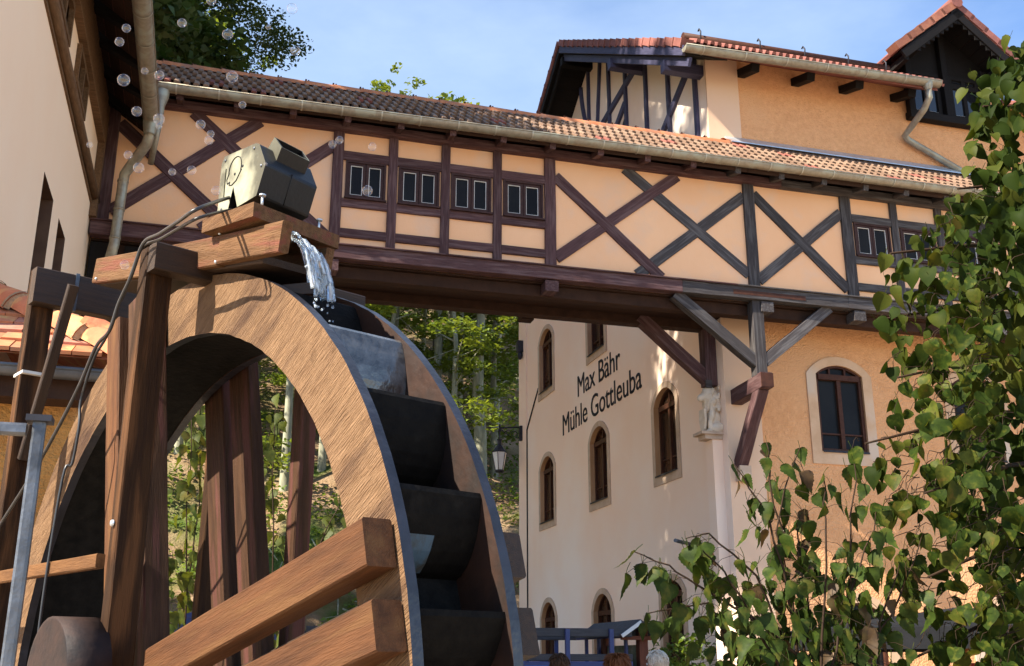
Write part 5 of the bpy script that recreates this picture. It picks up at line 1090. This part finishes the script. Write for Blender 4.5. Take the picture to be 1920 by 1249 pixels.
for (a, c) in (((X0, Y0), (X1, Y0)), ((X0, Y1), (X1, Y1)), ((X1, Y0 + .06), (X1, Y1 - .06))):
    along = (a[1] == c[1]); n = (0, -1, 0) if along else (1, 0, 0)
    beam('top_rail', (a[0], a[1], .36), (c[0], c[1], .36), .10, .05, MT['rail_grey'] if along else MT['blue'], TR, n)
    for z0, z1 in ((-.66, -.32), (-.315, .02), (.025, .105)):
        beam('side_board', (a[0], a[1], (z0 + z1) / 2), (c[0], c[1], (z0 + z1) / 2), z1 - z0, .04, MT['blue'] if z0 < 0 else MT['rail_grey'], TR, n)
    k = 7 if along else 4
    for i in range(k):
        q = Vector((*a, 0)).lerp(Vector((*c, 0)), (i + .5) / k); off = Vector(n) * .045 * (1 if a[1] != Y1 else -1)
        beam('stake', q + off + Vector((0, 0, -.75)), q + off + Vector((0, 0, .40)), .06, .04, MT['blue'], TR, n)
b = MB(); b.box((3.55, Y0 - .02 - .012, -.55), (4.22, Y0 - .022, -.03)); b.build('tarp_panel', MT['blue_bright'], TR)
b = MB(); b.box((X0, Y0, -.76), (X1, Y1, -.70)); b.build('bed', MT['rail_grey'], TR)
b = MB(); b.box((X0 - 1.6, Y0 + .1, -1.05), (X1, Y0 + 1.9, -.78)); b.build('chassis', MT['black'], TR)
b = MB(); b.box((-.55, Y0 + .1, -1.1), (1.05, Y1 - .1, -.2)); b.prism([(-.45, Y0 + .15, -.2), (1.05, Y0 + .15, -.2), (1.0, Y0 + .2, .55), (-.2, Y0 + .2, .55)], (0, 1.8, 0)); cb = b.build('cab', MT['blue'], TR)
b = MB(); b.box((.0, Y0 + .13, -.12), (.85, Y0 + .17, .42)); b.build('side_window', MT['glass'], cb)
for x in (.2, 3.9):
    for yy in (Y0 + .05, Y1 - .33):
        b = MB(); b.tube([(x, yy, GZ + .42), (x, yy + .28, GZ + .42)], .42, 20); w_ = b.build('wheel', MT['black'], TR); b = MB(); b.tube([(x, yy - .012, GZ + .42), (x, yy + .292, GZ + .42)], .2, 14); b.build('rim', MT['steel'], w_)
# roofed notice board
NB_ = thing('notice_board', 'small roofed wooden notice board on red-brown posts at the truck\'s tail', 'notice board', (5.33, 13, GZ))
MT['redwood'] = M('red_brown_wood', (.17, .055, .03), (.11, .035, .02), 5, WS, .6, .3, 30)
MT['slate'] = M('grey_felt', (.10, .105, .115), (.07, .073, .08), 20, rough=.8, bump=.3, bscale=120)
beam('post', (5.44, 13.1, GZ), (5.44, 13.1, .40), .12, .12, MT['redwood'], NB_, (0, -1, 0)); beam('post', (5.44, 14.3, GZ), (5.44, 14.3, .40), .12, .12, MT['redwood'], NB_, (0, -1, 0))
beam('tie_beam', (5.12, 13.0, .30), (5.55, 13.0, .30), .05, .05, MT['redwood'], NB_)
for s in (-1, 1):
    b = MB(); n = 3
    b.prism([(5.33, 12.85, .50), (5.33 + s * .27, 12.85, .325), (5.33 + s * .27, 12.85, .345), (5.33, 12.85, .525)], (0, 1.7, 0)); b.build('roof_slope', MT['slate'], NB_)
    beam('barge_board', (5.33, 12.83, .49), (5.33 + s * .265, 12.83, .318), .045, .02, MT['white'] if s < 0 else MT['rail_grey'], NB_, (0, -1, 0))
b = MB(); b.box((5.40, 13.17, -.6), (5.47, 14.23, .22)); b.build('panel', MT['notice'], NB_)
# umbrella and stall at the lower right
PA = thing('market_umbrella', 'grey market umbrella with a varnished wooden pole behind the lime leaves', 'umbrella', (6.27, 8.0, GZ))
b = MB(); b.tube([(6.27, 8, GZ), (6.27, 8, .48)], .03, 10); b.build('pole', MT['varnish'], PA)
b = MB(); n = 8; rim = [(6.27 + 1.5 * math.cos(2 * math.pi * k / n + .3), 8 + 1.5 * math.sin(2 * math.pi * k / n + .3), .26) for k in range(n)]; low = [(p[0], p[1], .10) for p in rim]; ap = (6.27, 8, .46)
b.add(rim + low + [ap], [(k, (k + 1) % n, 2 * n) for k in range(n)] + [(n + k, n + (k + 1) % n, (k + 1) % n, k) for k in range(n)]); b.build('canopy', MT['canopy'], PA)
for k in range(n):
    b = MB(); p = Vector(rim[k]); b.tube([Vector(ap) - Vector((0, 0, .03)), p - Vector((0, 0, .02))], .012, 5); b.build('rib', MT['varnish'], PA)
CR = thing('stall_counter', 'low market counter with a white and red carton under the grey umbrella', 'counter', (6.75, 8.2, GZ))
b = MB(); b.box((6.2, 7.9, GZ), (7.4, 8.5, -.42)); b.build('base', MT['redwood'], CR); b = MB(); b.box((6.15, 7.85, -.42), (7.45, 8.55, -.38)); b.build('top', MT['white'], CR)
CT = tag(MB().build('carton', MT['white']) if False else (lambda b: (b.box((6.55, 8.0, -.378), (6.85, 8.3, -.0)), b.box((6.545, 7.995, -.05), (6.855, 8.305, .0), 1), b.build('carton', [MT['white'], MT['carton_red']]))[-1])(MB()), 'white carton with a red band standing on the stall counter', 'carton')
# people: only the tops of their heads reach into the photo
MT['skin'] = M('skin', (.55, .33, .24), (.50, .29, .20), 8, rough=.5)
def person(label, x, y, top, face, hair, cloth, legs, hair_kind, seed, sh=.19):
    g = random.Random(seed); t = thing('person', label, 'person', (x, y, GZ)); H = top - GZ; k = H / 1.75
    J = {'pel': (0, 0, .95), 'wst': (0, 0, 1.1), 'chs': (0, .0, 1.32), 'nck': (0, .0, 1.47), 'hd0': (0, -.01, 1.55), 'hd1': (0, -.02, 1.63), 'hd2': (0, -.005, 1.70)}
    V, Rd, Ed, names = [], [], [], {}
    def add(nm, p, r, par=None):
        names[nm] = len(V); V.append(tuple(c * k for c in p)); Rd.append(r * k)
        if par: Ed.append((names[par], names[nm]))
    add('pel', J['pel'], .15); add('wst', J['wst'], .135, 'pel'); add('chs', J['chs'], .155, 'wst'); add('nck', J['nck'], .058, 'chs'); add('hd0', J['hd0'], .075, 'nck'); add('hd1', J['hd1'], .088, 'hd0'); add('hd2', J['hd2'], .066, 'hd1')
    for s in (-1, 1):
        n = 'LR'[s > 0]; add('sho' + n, (s * sh, 0, 1.40), .062, 'chs'); add('elb' + n, (s * (sh + .05), .03, 1.13), .043, 'sho' + n); add('wri' + n, (s * (sh + .04), -.06, .90), .030, 'elb' + n); add('han' + n, (s * (sh + .035), -.085, .82), .036, 'wri' + n)
        for q in range(4): add('fin%d' % q + n, (s * (sh + .035) + (q - 1.5) * .018, -.10, .74 - .008 * (q in (1, 2))), .009, 'han' + n)
        add('thu' + n, (s * (sh - .005), -.115, .79), .010, 'han' + n)
        add('hip' + n, (s * .09, 0, .88), .095, 'pel'); add('kne' + n, (s * .10, -.01, .50), .062, 'hip' + n); add('ank' + n, (s * .10, .02, .09), .042, 'kne' + n); add('toe' + n, (s * .11, -.13, .035), .036, 'ank' + n)
    me = bpy.data.meshes.new('body'); me.from_pydata(V, Ed, []); me.update(); o = ob('body', me); 
    sk = o.modifiers.new('skin', 'SKIN'); sk.use_smooth_shade = True
    for i, v in enumerate(me.skin_vertices[0].data): v.radius = (Rd[i], Rd[i]); v.use_root = (i == 0)
    ss = o.modifiers.new('sub', 'SUBSURF'); ss.levels = ss.render_levels = 1
    bpy.context.view_layer.update(); em = bpy.data.meshes.new_from_object(o.evaluated_get(bpy.context.evaluated_depsgraph_get())); bpy.data.objects.remove(o)
    em.materials.clear(); 
    for m_ in (MT['skin'], cloth, legs): em.materials.append(m_)
    for p in em.polygons:
        z = p.center.z / k; ax = abs(p.center.x) / k; p.material_index = 0 if z > 1.475 or (z < .93 and ax > sh - .02 and z > .70) else (1 if z > .93 else 2)
    mw = Matrix.Translation((x, y, GZ)) @ Matrix.Rotation(face, 4, 'Z'); ob('body', em, t, mw)
    # hair: cap of locks over the skull
    b = MB(); hc = Vector((0, .012, 1.655)) * k
    b.ball(hc, (.090 * k, .103 * k, .098 * k), 10)
    for q in range(150):
        th = g.uniform(0, 6.28); ph = g.uniform(.0, 1.75 if math.sin(th) > -.3 else .95); d = Vector((math.sin(ph) * math.cos(th), math.sin(ph) * math.sin(th), math.cos(ph)))
        p0 = hc + Vector((d.x * .090, d.y * .103, d.z * .098)) * k; tn = Vector((d.x, d.y + .3, -.9 if hair_kind != 'short' else -.4)); tn = (tn - d * tn.dot(d)).normalized()
        ln = (.05 if hair_kind == 'short' else .11) * k; b.tube([p0, p0 + tn * ln * .5 + d * .010, p0 + tn * ln + d * .002], [.008, .007, .002], 4, cap=False)
    ob('hair', b.mesh('hair', hair), t, mw)
    f = MB()
    for s in (-1, 1):
        f.ball(Vector((s * .032, -.098, 1.635)) * k, .0125 * k, 6); 
    ob('eyes', f.mesh('eyes', MT['white']), t, mw); f = MB(); f.tube([Vector((0, -.10, 1.64)) * k, Vector((0, -.128, 1.60)) * k, Vector((0, -.10, 1.592)) * k], [.008 * k, .014 * k, .012 * k], 6); f.tube([Vector((-.025, -.094, 1.56)) * k, Vector((0, -.103, 1.558)) * k, Vector((.025, -.094, 1.56)) * k], .006 * k, 5)
    for s in (-1, 1): f.ball(Vector((s * .090, .0, 1.62)) * k, (.012 * k, .022 * k, .032 * k), 6)
    ob('face', f.mesh('face', MT['skin']), t, mw)
    return t, mw, k
hb = lambda n, c: M(n, c, tuple(v * .6 for v in c), 30, rough=.5, bump=.2, bscale=90)
CL = [M('cloth_%s' % n, c, rough=.9, bump=.1, bscale=120) for n, c in (('navy', (.03, .04, .08)), ('red', (.30, .05, .05)), ('sand', (.42, .34, .24)), ('grey', (.12, .12, .13)))]
person('person with short dark brown hair in front of the blue truck', 3.30, 10, .075, R(190), hb('hair_brown', (.075, .04, .022)), CL[0], CL[3], 'short', 1)
t, mw, k = person('person with auburn hair and a thin headband near the notice board', 3.89, 10, .075, R(170), hb('hair_auburn', (.20, .075, .03)), CL[1], CL[0], 'long', 2)
b = MB(); b.tube([(Vector((.094 * math.cos(a), .012 - .02, 1.655 + .104 * math.sin(a))) * k) for a in [math.pi * i / 16 for i in range(17)]], .004, 5); ob('headband', b.mesh('headband', MT['white']), t, mw)
person('person with short white hair in front of the notice board post', 4.30, 10, .105, R(200), hb('hair_white', (.72, .64, .52)), CL[3], CL[0], 'short', 3)
t, mw, k = person('person in a sand-coloured cap half hidden by the birch saplings', 5.55, 10, .125, R(160), hb('hair_dark', (.05, .03, .02)), CL[2], CL[3], 'long', 4)
b = MB(); b.ball(Vector((0, .012, 1.672)) * k, (.102 * k, .115 * k, .100 * k), 10); b.lathe([(.105 * k, .0), (.17 * k, -.02), (.168 * k, -.03), (.1 * k, -.012)], Vector((0, .0, 1.665)) * k, 18); ob('hat', b.mesh('hat', CL[2]), t, mw)
# soap bubbles drifting over the yard
m = bpy.data.materials.new('soap_film'); m.use_nodes = True; nn_ = m.node_tree; nn_.nodes.clear()
o_ = nn_.nodes.new('ShaderNodeOutputMaterial'); tr = nn_.nodes.new('ShaderNodeBsdfTransparent'); gl = nn_.nodes.new('ShaderNodeBsdfGlossy'); gl.inputs['Roughness'].default_value = .03; gl.inputs['Color'].default_value = (1, .97, .95, 1)
lw = nn_.nodes.new('ShaderNodeLayerWeight'); lw.inputs['Blend'].default_value = .5; rp = nn_.nodes.new('ShaderNodeValToRGB'); el = rp.color_ramp.elements
el[0].position = .35; el[0].color = (.07, .07, .07, 1); el[1].position = .97; el[1].color = (.95, .95, .95, 1); e_ = el.new(.78); e_.color = (.30, .30, .30, 1)
mx = nn_.nodes.new('ShaderNodeMixShader'); nn_.links.new(lw.outputs['Facing'], rp.inputs[0]); nn_.links.new(rp.outputs[0], mx.inputs[0]); nn_.links.new(tr.outputs[0], mx.inputs[1]); nn_.links.new(gl.outputs[0], mx.inputs[2]); nn_.links.new(mx.outputs[0], o_.inputs['Surface'])
b = MB(); b.ball((0, 0, 0), 1, 16); bub = b.mesh('soap_bubble', m)
BUB = [(-.287, 2.435, 1.481, .0104), (-.303, 2.469, 1.461, .0111), (-.336, 2.933, 1.613, .0176), (-.226, 2.283, 1.182, .0113), (-.263, 2.74, 1.543, .0094), (-.234, 2.856, 1.601, .0136), (-.184, 2.369, 1.214, .013), (-.173, 2.25, 1.136, .007), (-.25, 2.447, 1.15, .01), (-.255, 2.792, 1.278, .0143), (-.163, 2.706, 1.238, .0098), (-.089, 2.335, 1.196, .0111), (-.072, 2.589, 1.303, .0096), (-.081, 2.802, 1.39, .0125), (-.031, 2.581, 1.472, .0153), (-.182, 2.77, 1.728, .0127), (-.062, 3.071, 1.899, .0168), (.001, 2.815, 1.521, .0106), (.109, 2.552, 1.686, .0143), (.047, 2.369, 1.502, .0065), (.123, 2.511, 1.534, .0125), (-.105, 2.66, 1.743, .0131), (-.282, 3.002, 1.072, .0134), (-.123, 2.898, 1.338, .0128), (-.343, 2.486, 1.183, .007), (-.054, 3.032, 1.343, .0142), (.243, 2.624, 1.335, .0107), (.281, 2.824, 1.453, .0116), (.063, 2.296, 1.097, .0043), (.299, 2.294, 1.059, .0125), (.318, 2.382, 1.219, .0105)]
BL = ['high soap bubble in front of the dark eaves beside the left gutter', 'soap bubble just below the highest one in front of the dark eaves', 'large soap bubble in the middle of the dark eaves', 'large soap bubble low in the dark eaves by the gutter lower end', 'soap bubble in front of the left house gutter', 'soap bubble at the left end of the bridge tiles beside the gutter', 'larger of two touching soap bubbles at the gutter outlet', 'smaller soap bubble under the one touching it at the gutter outlet', 'soap bubble to the left of the bent downpipe in the first ochre panel', 'soap bubble just right of the bend of the downpipe', 'soap bubble where the first two bridge braces cross', 'soap bubble over the infill left of the bridge upper brace crossing', 'soap bubble, upper of the touching pair left of the pump box', 'soap bubble, lower of the touching pair left of the pump box', 'big soap bubble on the bridge tiles below the dark tree', 'soap bubble against the dark tree left part', 'large soap bubble at the right side of the dark tree against its leaves', 'soap bubble on the bridge gutter above the pump box', 'large faint soap bubble high in the blue sky right of the tree', 'tiny soap bubble in the open sky farthest from the tree', 'soap bubble in the open sky above the bridge tiles', 'soap bubble cut by the photo top edge above the dark tree', 'soap bubble in front of the flume far end board', 'faint soap bubble on the panel just left of the pump box', 'faint soap bubble on the pale house wall beside the round moulding', 'pinkish soap bubble at the pump box lower left corner', 'soap bubble, left one of the touching pair on the bridge post right of the pump', 'soap bubble, right one of the touching pair on the bridge post right of the pump', 'tiny soap bubble on the pump box front edge', 'bright soap bubble in front of the first small bridge window', 'faint soap bubble on the panel over the first small bridge window']
for (x, y, z, r), bl_ in zip(BUB, BL):
    o = ob('soap_bubble', bub, None, Matrix.Translation((x, y, z)) @ Matrix.Scale(r, 4)); tag(o, bl_, 'soap bubble', 'soap bubbles drifting over the yard')
